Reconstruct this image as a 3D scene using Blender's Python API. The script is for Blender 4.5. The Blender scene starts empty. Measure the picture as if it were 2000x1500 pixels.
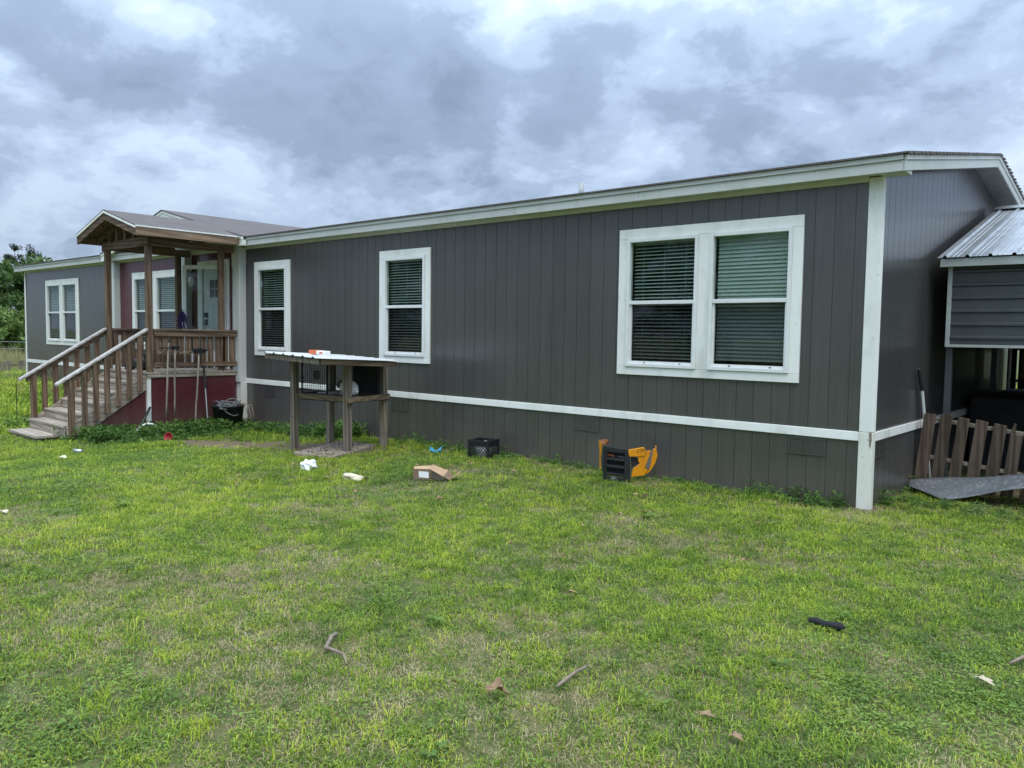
import bpy, bmesh, math, random
import numpy as np
from mathutils import Vector, Matrix
random.seed(7); rng = np.random.default_rng(7)
SC = bpy.context.scene
COL = SC.collection

# ------------------------------------------------------------------ camera
F_PX, CAM = 1556.9, (2.4803, -8.3905, 1.6965)
YAW, PITCH, ROLL = -0.7134, -0.0622, 0.0151
fwd = Vector((math.sin(YAW)*math.cos(PITCH), math.cos(YAW)*math.cos(PITCH), math.sin(PITCH)))
right = Vector((math.cos(YAW), -math.sin(YAW), 0)); up = right.cross(fwd)
r2 = math.cos(ROLL)*right + math.sin(ROLL)*up
u2 = -math.sin(ROLL)*right + math.cos(ROLL)*up
cd = bpy.data.cameras.new('camera'); cam = bpy.data.objects.new('camera', cd); COL.objects.link(cam)
cd.sensor_width = 36; cd.lens = F_PX/2000*36; cd.clip_start = .05; cd.clip_end = 3000
cam.matrix_world = Matrix(((r2.x,u2.x,-fwd.x,CAM[0]),(r2.y,u2.y,-fwd.y,CAM[1]),(r2.z,u2.z,-fwd.z,CAM[2]),(0,0,0,1)))
SC.camera = cam

# ------------------------------------------------------------------ sky, sun, exposure
SUN_EL, SUN_AZ = math.radians(62), math.radians(128)     # compass style: 180 = from -Y (the lawn side)
w = bpy.data.worlds.new('World'); SC.world = w; w.use_nodes = True
nt = w.node_tree; nt.nodes.clear(); N = nt.nodes.new; L = nt.links.new
def wmath(op, a, b=None, c=None):
    n = N('ShaderNodeMath'); n.operation = op
    for i, v in enumerate((a, b, c)):
        if v is None: continue
        if isinstance(v, (int, float)): n.inputs[i].default_value = v
        else: L(v, n.inputs[i])
    return n.outputs[0]
tc = N('ShaderNodeTexCoord'); sp = N('ShaderNodeSeparateXYZ'); L(tc.outputs['Generated'], sp.inputs[0])
zc = wmath('MAXIMUM', sp.outputs[2], 0.0)
den = wmath('ADD', zc, 0.42)
cb = N('ShaderNodeCombineXYZ'); L(wmath('DIVIDE', sp.outputs[0], den), cb.inputs[0]); L(wmath('DIVIDE', sp.outputs[1], den), cb.inputs[1])
mp = N('ShaderNodeMapping'); L(cb.outputs[0], mp.inputs[0]); mp.inputs['Location'].default_value = (3.1, 1.7, 0.0)
def wnoise(scale, detail, rough, dist):
    n = N('ShaderNodeTexNoise'); L(mp.outputs[0], n.inputs['Vector'])
    n.inputs['Scale'].default_value = scale; n.inputs['Detail'].default_value = detail
    n.inputs['Roughness'].default_value = rough; n.inputs['Distortion'].default_value = dist
    return n.outputs['Fac']
big = wnoise(.75, 3, .5, .3); mid = wnoise(2.6, 8, .56, .25); fine = wnoise(8.0, 5, .6, .3)
mixv = wmath('ADD', wmath('ADD', wmath('MULTIPLY', big, .20), wmath('MULTIPLY', mid, .54)), wmath('MULTIPLY', fine, .27))
# the larger cloud masses and gaps that the photograph shows, as directions in the sky
def sky_dir(u, v):
    d = fwd + r2*((u-1000)/F_PX) - u2*((v-750)/F_PX); return d.normalized()
for u_, v_, rad_, w_ in ((480, 90, .22, .13), (700, 130, .20, .10), (250, 190, .12, .11), (820, 250, .17, .11), (1130, 130, .11, .10), (640, 280, .17, .08), (1130, 230, .14, .05), (60, 70, .09, .08), (20, 280, .09, .08), (1640, 230, .18, .04), (1930, 80, .12, .04), (1880, 200, .12, .03), (1300, 90, .22, .05), (1450, 40, .20, .04), (1650, 60, .25, .035), (1250, 260, .16, .03), (1480, 250, .20, .03),
                         (290, 15, .08, -.12), (80, 160, .08, -.10), (420, 235, .05, -.05), (230, 270, .06, -.07), (780, 375, .10, -.10), (540, 365, .09, -.07), (100, 400, .12, -.05), (1220, 310, .07, -.09), (990, 15, .10, -.05), (1970, 330, .09, -.09), (350, 330, .12, -.04)):
    vd = N('ShaderNodeVectorMath'); vd.operation = 'DISTANCE'; L(tc.outputs['Generated'], vd.inputs[0]); vd.inputs[1].default_value = sky_dir(u_, v_)
    mr_ = N('ShaderNodeMapRange'); mr_.interpolation_type = 'SMOOTHSTEP'; L(vd.outputs['Value'], mr_.inputs[0]); mr_.inputs[1].default_value = 0; mr_.inputs[2].default_value = rad_; mr_.inputs[3].default_value = w_*.62; mr_.inputs[4].default_value = 0
    mixv = wmath('ADD', mixv, mr_.outputs[0])
rp = N('ShaderNodeValToRGB'); L(mixv, rp.inputs[0]); rp.color_ramp.interpolation = 'EASE'
e = rp.color_ramp.elements
e[0].position = .34; e[0].color = (.55, .65, .77, 1)
e[1].position = .74; e[1].color = (.15, .20, .295, 1)
for p_, c_ in ((.43, (.45, .555, .71, 1)), (.48, (.375, .47, .635, 1)), (.535, (.29, .37, .515, 1)), (.60, (.21, .275, .395, 1))):
    x_ = e.new(p_); x_.color = c_
sky = N('ShaderNodeTexSky'); sky.sky_type = 'NISHITA'; sky.sun_disc = False
sky.sun_elevation = SUN_EL; sky.sun_rotation = SUN_AZ
skm = N('ShaderNodeMix'); skm.data_type = 'RGBA'; skm.blend_type = 'MULTIPLY'; skm.inputs[0].default_value = 1
L(sky.outputs[0], skm.inputs[6]); skm.inputs[7].default_value = (.08, .08, .08, 1)
# overcast cover: luminance rises from the horizon to the zenith as under any closed cloud layer
gz_ = wmath('POWER', zc, 1.5); grad = N('ShaderNodeCombineXYZ')
for i_, k_ in enumerate((4.0, 3.95, 3.6)): L(wmath('ADD', wmath('MULTIPLY', gz_, k_), .83), grad.inputs[i_])
grad = grad.outputs[0]
gm = N('ShaderNodeMix'); gm.data_type = 'RGBA'; gm.blend_type = 'MULTIPLY'; gm.inputs[0].default_value = 1
L(rp.outputs[0], gm.inputs[6]); L(grad, gm.inputs[7])
fin = N('ShaderNodeMix'); fin.data_type = 'RGBA'; fin.inputs[0].default_value = .93
L(skm.outputs[2], fin.inputs[6]); L(gm.outputs[2], fin.inputs[7])
bg = N('ShaderNodeBackground'); L(fin.outputs[2], bg.inputs[0]); bg.inputs[1].default_value = 1.0
w.cycles.sampling_method = 'MANUAL'; w.cycles.sample_map_resolution = 256
wo = N('ShaderNodeOutputWorld'); L(bg.outputs[0], wo.inputs[0])
sd = bpy.data.lights.new('sun', 'SUN'); sd.energy = 1.5; sd.angle = math.radians(35); sd.color = (1, .93, .80)
so = bpy.data.objects.new('sun', sd); COL.objects.link(so)
sdir = Vector((math.sin(SUN_AZ)*math.cos(SUN_EL), math.cos(SUN_AZ)*math.cos(SUN_EL), math.sin(SUN_EL)))
so.rotation_euler = (-sdir).to_track_quat('-Z', 'Y').to_euler()
vs = SC.view_settings; vs.view_transform = 'Standard'; vs.look = 'None'; vs.exposure = 0.42; vs.gamma = 1; vs.use_curve_mapping = False
SC.cycles.max_bounces = 5; SC.cycles.diffuse_bounces = 3; SC.cycles.glossy_bounces = 2; SC.cycles.transmission_bounces = 3; SC.cycles.transparent_max_bounces = 10

# ------------------------------------------------------------------ materials
MATS = {}
class NB:
    def __init__(s, name):
        s.m = bpy.data.materials.new(name); s.m.use_nodes = True; s.t = s.m.node_tree; s.t.nodes.clear()
    def n(s, t, **k):
        o = s.t.nodes.new(t)
        for a, v in k.items(): setattr(o, a, v)
        return o
    def l(s, a, b): s.t.links.new(a, b)
    def pos(s, scale, rnd=False, rot=None):
        g = s.n('ShaderNodeNewGeometry'); m = s.n('ShaderNodeMapping'); s.l(g.outputs['Position'], m.inputs[0])
        m.inputs['Scale'].default_value = scale
        if rot: m.inputs['Rotation'].default_value = rot
        if rnd:
            oi = s.n('ShaderNodeObjectInfo'); mu = s.n('ShaderNodeMath', operation='MULTIPLY'); s.l(oi.outputs['Random'], mu.inputs[0]); mu.inputs[1].default_value = 57
            cx = s.n('ShaderNodeCombineXYZ')
            for i in range(3): s.l(mu.outputs[0], cx.inputs[i])
            s.l(cx.outputs[0], m.inputs['Location'])
        return m.outputs[0]
    def noise(s, vec, scale=1, detail=4, rough=.55, dist=0):
        o = s.n('ShaderNodeTexNoise'); s.l(vec, o.inputs['Vector'])
        o.inputs['Scale'].default_value = scale; o.inputs['Detail'].default_value = detail
        o.inputs['Roughness'].default_value = rough; o.inputs['Distortion'].default_value = dist
        return o.outputs['Fac']
    def ramp(s, f, stops):
        o = s.n('ShaderNodeValToRGB'); s.l(f, o.inputs[0]); e = o.color_ramp.elements
        e[0].position, e[0].color = stops[0][0], (*stops[0][1], 1); e[1].position, e[1].color = stops[-1][0], (*stops[-1][1], 1)
        for p, c in stops[1:-1]: x = e.new(p); x.color = (*c, 1)
        return o.outputs[0]
    def mix(s, f, a, b, mode='MIX'):
        o = s.n('ShaderNodeMix', data_type='RGBA', blend_type=mode)
        for i, v in ((0, f), (6, a), (7, b)):
            if isinstance(v, (int, float)): o.inputs[i].default_value = v
            elif isinstance(v, tuple): o.inputs[i].default_value = (*v, 1)
            else: s.l(v, o.inputs[i])
        return o.outputs[2]
    def bump(s, h, strength, dist=.01):
        o = s.n('ShaderNodeBump'); s.l(h, o.inputs['Height']); o.inputs['Strength'].default_value = strength; o.inputs['Distance'].default_value = dist
        return o.outputs[0]
    def bsdf(s, col, rough=.6, metal=0, nrm=None, spec=.5, trans=0, **k):
        o = s.n('ShaderNodeBsdfPrincipled')
        if isinstance(col, tuple): o.inputs['Base Color'].default_value = (*col, 1)
        else: s.l(col, o.inputs['Base Color'])
        if isinstance(rough, (int, float)): o.inputs['Roughness'].default_value = rough
        else: s.l(rough, o.inputs['Roughness'])
        o.inputs['Metallic'].default_value = metal; o.inputs['Specular IOR Level'].default_value = spec
        if nrm is not None: s.l(nrm, o.inputs['Normal'])
        return o.outputs[0]
    def out(s, sh):
        o = s.n('ShaderNodeOutputMaterial'); s.l(sh, o.inputs[0]); MATS[s.m.name] = s.m; return s.m
def objvar(b, col, amt):
    oi = b.n('ShaderNodeObjectInfo'); mr = b.n('ShaderNodeMapRange'); b.l(oi.outputs['Random'], mr.inputs[0])
    mr.inputs[3].default_value = 1-amt; mr.inputs[4].default_value = 1+amt
    h = b.n('ShaderNodeHueSaturation'); b.l(mr.outputs[0], h.inputs['Value'])
    if isinstance(col, tuple): h.inputs['Color'].default_value = (*col, 1)
    else: b.l(col, h.inputs['Color'])
    return h.outputs[0]
def plain(name, c1, c2=None, sc=6, rough=.6, bump=.15, bsc=40, metal=0, spec=.5, var=0):
    b = NB(name); c2 = c2 or tuple(x*.75 for x in c1)
    v = b.pos((1, 1, 1), rnd=var > 0)
    col = b.ramp(b.noise(v, sc, 5), [(.35, c1), (.65, c2)])
    if var: col = objvar(b, col, var)
    nr = b.bump(b.noise(v, bsc, 4), bump, .004) if bump else None
    return b.out(b.bsdf(col, rough, metal, nr, spec))
AX = {'x': (1.2, 26, 26), 'y': (26, 1.2, 26), 'z': (26, 26, 1.2)}
def wood(name, c1, c2, c3, axis, rough=.8, var=.18, bump=.45):
    b = NB(name); s = AX[axis]
    v = b.pos(s, rnd=True)
    n1 = b.noise(v, 1.0, 6, .6, .6); n2 = b.noise(v, 3.2, 4, .6, .2)
    wv = b.n('ShaderNodeTexWave', wave_type='BANDS'); v2 = b.pos(tuple(x*.36 for x in s), rnd=True); b.l(v2, wv.inputs['Vector'])
    wv.bands_direction = 'DIAGONAL'
    wv.inputs['Scale'].default_value = .9; wv.inputs['Distortion'].default_value = 7; wv.inputs['Detail'].default_value = 3; wv.inputs['Detail Scale'].default_value = 1.2
    col = b.ramp(n1, [(.3, c1), (.5, c2), (.72, c3)])
    col = b.mix(.5, col, b.ramp(wv.outputs['Fac'], [(.2, c3), (.8, c1)]))
    spots = b.noise(b.pos((1, 1, 1), rnd=True), 5, 5, .6)
    col = b.mix(b.ramp(spots, [(.5, (0, 0, 0)), (.8, (.7, .7, .7))]), col, tuple(x*.45 for x in c2))
    col = objvar(b, col, var)
    return b.out(b.bsdf(col, rough, 0, b.bump(b.mix(.5, n2, wv.outputs['Fac']), bump, .004), .3))
def siding(name, c, cross):
    b = NB(name); sx = (34, 34, 1.3)
    v = b.pos(sx, rnd=True); n1 = b.noise(v, 1.0, 6, .62, 1.2); n2 = b.noise(b.pos((1, 1, 1)), 1.1, 4, .5)
    n3 = b.noise(b.pos((3, 3, 60), rnd=True), 1, 3, .5)
    col = b.ramp(n2, [(.3, tuple(x*.9 for x in c)), (.7, tuple(min(1, x*1.1) for x in c))])
    col = b.mix(b.ramp(n1, [(.45, (0, 0, 0)), (.75, (.35, .35, .35))]), col, tuple(x*1.5 for x in c))
    # mud splash and weathering along the foot of the walls
    g = b.n('ShaderNodeNewGeometry'); sp = b.n('ShaderNodeSeparateXYZ'); b.l(g.outputs['Position'], sp.inputs[0])
    mr = b.n('ShaderNodeMapRange'); b.l(sp.outputs[2], mr.inputs[0]); mr.inputs[1].default_value = .45; mr.inputs[2].default_value = -.1; mr.inputs[3].default_value = 0; mr.inputs[4].default_value = .85
    mu = b.n('ShaderNodeMath', operation='MULTIPLY'); b.l(mr.outputs[0], mu.inputs[0]); b.l(b.noise(b.pos((4, 4, 2)), 1, 5), mu.inputs[1])
    col = b.mix(mu.outputs[0], col, (.16, .13, .10))
    st = b.noise(b.pos((14, 14, .35)), 1, 5, .6); col = b.mix(b.ramp(st, [(.52, (0, 0, 0)), (.78, (.55, .55, .55))]), col, tuple(x*.62 for x in c))
    fd = b.noise(b.pos((.35, .35, .5)), 1, 3); col = b.mix(b.ramp(fd, [(.45, (0, 0, 0)), (.75, (.30, .30, .30))]), col, tuple(min(1, x*1.45+.01) for x in c))
    col = objvar(b, col, .06)
    h = b.mix(.3, n1, n3)
    return b.out(b.bsdf(col, .27, 0, b.bump(h, .4, .003), .5 if cross else 1.0))
siding('paint_grey', (.0605, .0595, .059), 0)
siding('paint_red', (.088, .020, .027), 1)
def white(name, c, dirt, streak=True, axis='x'):
    b = NB(name); v = b.pos({'x': (2, 50, 50), 'y': (50, 2, 50), 'z': (50, 50, 2)}[axis], rnd=True)
    n1 = b.noise(v, 1, 5, .6, .8); d = b.noise(b.pos((3, 3, 1.2)), 1, 6, .65)
    col = b.mix(b.ramp(d, [(.5, (0, 0, 0)), (.85, (dirt,)*3)]), c, (.33, .34, .28))
    col = b.mix(b.ramp(b.noise(b.pos((1, 1, 1)), 23, 3), [(.66, (0, 0, 0)), (.8, (dirt,)*3)]), col, (.2, .18, .15))
    col = objvar(b, col, .05)
    return b.out(b.bsdf(col, .55, 0, b.bump(n1, .35, .004), .4))
white('white_x', (.79, .80, .765), .65, axis='x'); white('white_y', (.79, .80, .765), .65, axis='y'); white('white_z', (.79, .80, .765), .65, axis='z')
white('white_dirty', (.68, .68, .61), .95, axis='z')
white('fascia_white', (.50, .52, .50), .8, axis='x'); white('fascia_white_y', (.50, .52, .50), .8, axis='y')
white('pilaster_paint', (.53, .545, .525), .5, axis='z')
plain('vinyl', (.74, .755, .745), (.68, .695, .685), 8, .35, .03)
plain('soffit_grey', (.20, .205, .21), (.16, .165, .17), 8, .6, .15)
plain('orange_dark', (.20, .075, .02), (.14, .05, .015), 8, .5, .05)
plain('galv_sky_sheen', (.62, .63, .64), (.50, .51, .52), 5, .4, .08, 20)  # hutch roof metal, its bright sky reflection put into a whitish base colour
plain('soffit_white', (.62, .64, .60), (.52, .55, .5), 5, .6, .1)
wood('wood_post', (.075, .043, .027), (.145, .092, .060), (.235, .165, .113), 'z')
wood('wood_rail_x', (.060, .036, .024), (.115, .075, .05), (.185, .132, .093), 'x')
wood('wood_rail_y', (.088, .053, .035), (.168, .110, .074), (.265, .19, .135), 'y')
wood('wood_fresh', (.15, .092, .058), (.24, .16, .105), (.33, .235, .16), 'y')
wood('wood_tread', (.22, .175, .135), (.36, .305, .245), (.48, .425, .36), 'x', var=.1)
wood('wood_tread_y', (.22, .175, .135), (.36, .305, .245), (.48, .425, .36), 'y', var=.1)
wood('wood_cap', (.30, .27, .24), (.44, .42, .39), (.56, .54, .51), 'y', var=.08)
wood('wood_grey_z', (.11, .085, .06), (.205, .17, .13), (.31, .27, .215), 'z')
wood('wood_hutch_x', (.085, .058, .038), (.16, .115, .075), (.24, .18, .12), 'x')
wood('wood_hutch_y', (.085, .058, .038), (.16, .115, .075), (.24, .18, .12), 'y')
wood('wood_pallet', (.05, .035, .025), (.095, .068, .048), (.14, .105, .078), 'z', var=.25)
wood('wood_handle', (.16, .13, .10), (.25, .21, .17), (.33, .29, .24), 'z', var=.1)
plain('black_plastic', (.009, .010, .012), (.015, .016, .019), 8, .5, .08, 60)
plain('black_rubber', (.014, .014, .015), (.024, .024, .025), 12, .7, .2, 60)
plain('dark_green_metal', (.02, .035, .03), None, 8, .5)
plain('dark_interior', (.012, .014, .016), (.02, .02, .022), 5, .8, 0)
plain('panel_dark', (.060, .070, .076), (.048, .056, .062), 3, .42, .05, 20)
plain('panel_trim', (.40, .44, .43), (.33, .36, .36), 6, .45, .05)
plain('orange_plastic', (.70, .285, .010), (.62, .235, .010), 7, .32, .06, 30)
plain('grey_plastic', (.16, .16, .165), None, 8, .5)
plain('concrete', (.30, .25, .20), (.23, .185, .145), 7, .9, .6, 60)
plain('cardboard', (.46, .31, .185), (.38, .25, .15), 9, .85, .15, 40)
plain('cardboard_dark', (.22, .145, .10), (.17, .11, .075), 9, .85, .15, 40)
plain('paper_white', (.84, .85, .85), (.76, .77, .77), 20, .7, .1)
plain('cream_foam', (.62, .55, .41), (.50, .44, .33), 14, .85, .6, 30)
plain('blue_plastic', (.02, .28, .50), (.015, .22, .42), 15, .4, .2)
plain('red_plastic', (.42, .02, .035), (.3, .015, .03), 12, .45, .1)
plain('orange_print', (.65, .16, .05), (.55, .12, .04), 12, .5, .05)
plain('purple_fabric', (.05, .03, .12), (.03, .02, .08), 20, .9, .6, 60)
plain('dry_leaf', (.42, .28, .165), (.31, .195, .11), 30, .8, .4, 60, var=.3)
plain('pale_leaf', (.52, .46, .33), (.42, .36, .25), 30, .8, .3, 60)
plain('bark_twig', (.27, .215, .165), (.17, .13, .10), 25, .9, .6, 50)
plain('bark', (.10, .08, .06), (.06, .05, .04), 14, .95, .8, 20)
plain('grey_cable', (.20, .21, .22), (.14, .15, .16), 20, .5, .1)
plain('fabric_black', (.010, .010, .012), (.02, .02, .022), 30, .95, .8, 90)
plain('clay', (.40, .20, .10), (.30, .15, .08), 5, .95, .6, 30)
plain('brass', (.45, .38, .25), None, 10, .35, 0, metal=.8)
plain('galv', (.52, .54, .56), (.40, .42, .44), 4, .38, .12, 18, metal=.75)
# galvanised sheet with mud specks
b = NB('sheet_worn'); v = b.pos((1, 1, 1)); col = b.ramp(b.noise(v, 3, 5), [(.3, (.095, .108, .12)), (.7, (.15, .165, .18))])
col = b.mix(b.ramp(b.noise(v, 34, 3, .6), [(.55, (0, 0, 0)), (.64, (.8, .8, .8))]), col, (.30, .30, .29))
b.out(b.bsdf(col, .5, .15, b.bump(b.noise(v, 12, 4), .3, .01)))
# shingles: courses and tabs in the material (too far to tell apart)
b = NB('shingle'); v = b.pos((1, 1, 1)); br = b.n('ShaderNodeTexBrick'); b.l(b.pos((1, 1, 0), rot=(0, 0, math.pi/2)), br.inputs['Vector'])
br.inputs['Scale'].default_value = 1; br.inputs['Brick Width'].default_value = .30; br.inputs['Row Height'].default_value = .14; br.inputs['Mortar Size'].default_value = .006
br.inputs['Color1'].default_value = (.10, .087, .086, 1); br.inputs['Color2'].default_value = (.145, .128, .126, 1); br.inputs['Mortar'].default_value = (.07, .06, .06, 1)
col = b.mix(.55, br.outputs['Color'], b.ramp(b.noise(v, 60, 3, .7), [(.3, (.07, .063, .062)), (.7, (.19, .172, .17))]))
b.out(b.bsdf(col, .9, 0, b.bump(b.mix(.5, br.outputs['Fac'], b.noise(v, 90, 2)), .5, .008), .3))
# window glass: thin tinted pane with fresnel reflection
def glass(name, tint):
    b = NB(name); tr = b.n('ShaderNodeBsdfTransparent'); tr.inputs[0].default_value = (*tint, 1)
    gl = b.n('ShaderNodeBsdfGlossy'); gl.inputs['Roughness'].default_value = .02
    g = b.noise(b.pos((1, 1, 1)), 1.3, 2); b.l(b.bump(g, .06, .03), gl.inputs['Normal'])
    ge = b.n('ShaderNodeNewGeometry'); dt = b.n('ShaderNodeVectorMath', operation='DOT_PRODUCT'); b.l(ge.outputs['Incoming'], dt.inputs[0]); b.l(ge.outputs['Normal'], dt.inputs[1])
    ab = b.n('ShaderNodeMath', operation='ABSOLUTE'); b.l(dt.outputs['Value'], ab.inputs[0]); om = b.n('ShaderNodeMath', operation='SUBTRACT'); om.inputs[0].default_value = 1; b.l(ab.outputs[0], om.inputs[1])
    pw = b.n('ShaderNodeMath', operation='POWER'); b.l(om.outputs[0], pw.inputs[0]); pw.inputs[1].default_value = 5; fr = b.n('ShaderNodeMath', operation='MULTIPLY_ADD'); b.l(pw.outputs[0], fr.inputs[0]); fr.inputs[1].default_value = .94; fr.inputs[2].default_value = .035
    mx = b.n('ShaderNodeMixShader'); b.l(fr.outputs[0], mx.inputs[0]); b.l(tr.outputs[0], mx.inputs[1]); b.l(gl.outputs[0], mx.inputs[2]); b.out(mx.outputs[0])
glass('glass', (.74, .805, .775)); glass('glass_lower', (.57, .605, .60)); glass('glass_clear', (.82, .86, .86))
plain('blind_white', (.74, .76, .74), (.70, .72, .70), 4, .5, 0)
# grass blades and leaves
def leafmat(name, stops, rough=.55, trans=.35, patch=.55):
    b = NB(name); oi = b.n('ShaderNodeObjectInfo'); v = b.pos((1, 1, 1))
    n = b.noise(v, patch, 4, .6); n2 = b.noise(v, 130, 2, .5)
    a = b.n('ShaderNodeMath', operation='MULTIPLY_ADD'); b.l(oi.outputs['Random'], a.inputs[0]); a.inputs[1].default_value = .62; b.l(n, a.inputs[2])
    a2 = b.n('ShaderNodeMath', operation='MULTIPLY_ADD'); b.l(n2, a2.inputs[0]); a2.inputs[1].default_value = .9; b.l(a.outputs[0], a2.inputs[2])
    a3 = b.n('ShaderNodeMath', operation='ADD'); b.l(a2.outputs[0], a3.inputs[0]); a3.inputs[1].default_value = -.76
    col = b.ramp(a3.outputs[0], stops)
    p = b.bsdf(col, rough, 0, None, .3); t = b.n('ShaderNodeBsdfTranslucent'); b.l(col, t.inputs[0])
    mx = b.n('ShaderNodeMixShader'); mx.inputs[0].default_value = trans; b.l(p, mx.inputs[1]); b.l(t.outputs[0], mx.inputs[2]); b.out(mx.outputs[0])
leafmat('grass_green', [(.12, (.095, .175, .022)), (.40, (.215, .335, .038)), (.68, (.38, .485, .05)), (1.0, (.62, .65, .10))])
leafmat('grass_dark', [(.15, (.07, .135, .028)), (.55, (.165, .27, .05)), (1.0, (.30, .41, .085))])
leafmat('grass_dry', [(.2, (.36, .29, .15)), (.6, (.54, .45, .25)), (1.0, (.72, .63, .40))])
leafmat('weed_leaf', [(.2, (.055, .12, .028)), (.6, (.12, .225, .048)), (1.0, (.21, .33, .07))], .45)
leafmat('tree_leaf', [(.2, (.06, .11, .03)), (.5, (.115, .19, .05)), (.8, (.18, .265, .07)), (1.0, (.26, .34, .10))], .6, .3, .25)
leafmat('pine_leaf', [(.2, (.014, .028, .014)), (.6, (.03, .05, .022)), (1.0, (.055, .075, .03))], .6, .2, .3)
leafmat('reed', [(.2, (.24, .22, .09)), (.6, (.34, .31, .15)), (1.0, (.42, .38, .22))])
plain('flower_yellow', (.75, .55, .03), None, 10, .6, 0)
# ground
b = NB('lawn_soil'); v = b.pos((1, 1, 1))
col = b.ramp(b.noise(v, 9, 7, .7), [(.28, (.03, .034, .014)), (.45, (.08, .085, .034)), (.6, (.20, .17, .09)), (.75, (.36, .30, .19))])
far = b.ramp(b.noise(v, 1.2, 6, .65), [(.3, (.075, .125, .025)), (.7, (.15, .20, .045))])
ob = b.mix(.35, col, far)
at = b.n('ShaderNodeAttribute', attribute_name='dirt'); ob = b.mix(at.outputs['Fac'], ob, b.ramp(b.noise(v, 14, 6, .7), [(.3, (.11, .08, .056)), (.7, (.24, .18, .13))]))  # the attribute holds bare soil plus the contact shade painted along the walls
b.out(b.bsdf(ob, .95, 0, b.bump(b.noise(v, 30, 6, .7), .9, .03), .2))

# ------------------------------------------------------------------ mesh helpers
class MB:
    def __init__(s): s.v = []; s.f = []
    def add(s, vs, fs):
        o = len(s.v); s.v += [tuple(p) for p in vs]; s.f += [tuple(i+o for i in f) for f in fs]; return s
    def box(s, x0, x1, y0, y1, z0, z1):
        return s.add([(x0,y0,z0),(x1,y0,z0),(x1,y1,z0),(x0,y1,z0),(x0,y0,z1),(x1,y0,z1),(x1,y1,z1),(x0,y1,z1)],
                     [(0,3,2,1),(4,5,6,7),(0,1,5,4),(1,2,6,5),(2,3,7,6),(3,0,4,7)])
    def bar(s, p0, p1, wd, ht, upv=(0,0,1)):
        p0, p1 = Vector(p0), Vector(p1); d = (p1-p0).normalized(); a = d.cross(Vector(upv))
        if a.length < 1e-4: a = d.cross(Vector((0,1,0)))
        a.normalize(); c = a.cross(d)
        vs = []
        for p in (p0, p1):
            for i, j in ((-1,-1),(1,-1),(1,1),(-1,1)): vs.append(p + a*(wd/2*i) + c*(ht/2*j))
        return s.add(vs, [(0,3,2,1),(4,5,6,7),(0,1,5,4),(1,2,6,5),(2,3,7,6),(3,0,4,7)])
    def prism(s, poly, off):
        n = len(poly); off = Vector(off); vs = [Vector(p) for p in poly] + [Vector(p)+off for p in poly]
        return s.add(vs, [tuple(range(n-1,-1,-1)), tuple(range(n,2*n))] + [(i,(i+1)%n,(i+1)%n+n,i+n) for i in range(n)])
    def tube(s, pts, r, n=8, cap=True):
        pts = [Vector(p) for p in pts]; rs = r if isinstance(r, (list, tuple)) else [r]*len(pts); vs = []; fs = []
        prev = None
        for i, p in enumerate(pts):
            d = (pts[min(i+1, len(pts)-1)] - pts[max(i-1, 0)]).normalized()
            a = prev if prev is not None else (d.orthogonal())
            a = (a - d*a.dot(d)).normalized(); prev = a; c = d.cross(a)
            for k in range(n):
                t = 2*math.pi*k/n; vs.append(p + (a*math.cos(t)+c*math.sin(t))*rs[i])
        for i in range(len(pts)-1):
            for k in range(n): fs.append((i*n+k, i*n+(k+1)%n, (i+1)*n+(k+1)%n, (i+1)*n+k))
        if cap: fs.append(tuple(range(n-1,-1,-1))); fs.append(tuple(range((len(pts)-1)*n, len(pts)*n)))
        return s.add(vs, fs)
    def lathe(s, c, prof, n=24):
        c = Vector(c); vs = [c+Vector((r*math.cos(2*math.pi*k/n), r*math.sin(2*math.pi*k/n), z)) for r, z in prof for k in range(n)]
        fs = [(i*n+k, i*n+(k+1)%n, (i+1)*n+(k+1)%n, (i+1)*n+k) for i in range(len(prof)-1) for k in range(n)]
        return s.add(vs, fs)
    def ell(s, c, r, rot=None, nu=14, nv=9):
        c = Vector(c); vs = []; fs = []; R = rot or Matrix.Identity(3)
        for j in range(nv+1):
            t = math.pi*j/nv
            for i in range(nu):
                p = 2*math.pi*i/nu; vs.append(c + R @ Vector((r[0]*math.sin(t)*math.cos(p), r[1]*math.sin(t)*math.sin(p), r[2]*math.cos(t))))
        for j in range(nv):
            for i in range(nu): fs.append((j*nu+i, (j+1)*nu+i, (j+1)*nu+(i+1)%nu, j*nu+(i+1)%nu))
        return s.add(vs, fs)
def wpos(o):
    p = Vector((0,0,0))
    while o is not None: p += o.location; o = o.parent
    return p
def build(mb, name, mat, parent=None, smooth=False, bevel=0):
    me = bpy.data.meshes.new(name); V = np.array([tuple(p) for p in mb.v], float)
    c = (V.min(0)+V.max(0))/2; c[2] = V[:,2].min()
    me.from_pydata([tuple(p) for p in (V-c)], [], mb.f); me.update()
    bm = bmesh.new(); bm.from_mesh(me); bmesh.ops.recalc_face_normals(bm, faces=bm.faces); bm.to_mesh(me); bm.free()
    me.materials.append(MATS[mat])
    if smooth: me.polygons.foreach_set('use_smooth', [True]*len(me.polygons))
    o = bpy.data.objects.new(name, me); COL.objects.link(o); o.location = Vector(c)
    if parent is not None: o.parent = parent; o.location = Vector(c) - wpos(parent)
    if bevel:
        m = o.modifiers.new('bevel', 'BEVEL'); m.width = bevel; m.segments = 2; m.limit_method = 'ANGLE'
    return o
def tag(o, label, cat, group=None, kind=None):
    o['label'] = label; o['category'] = cat
    if group: o['group'] = group
    if kind: o['kind'] = kind
    return o
def empty(name, loc, label, cat, group=None):
    o = bpy.data.objects.new(name, None); o.empty_display_size = .2; COL.objects.link(o); o.location = loc; return tag(o, label, cat, group)
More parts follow.
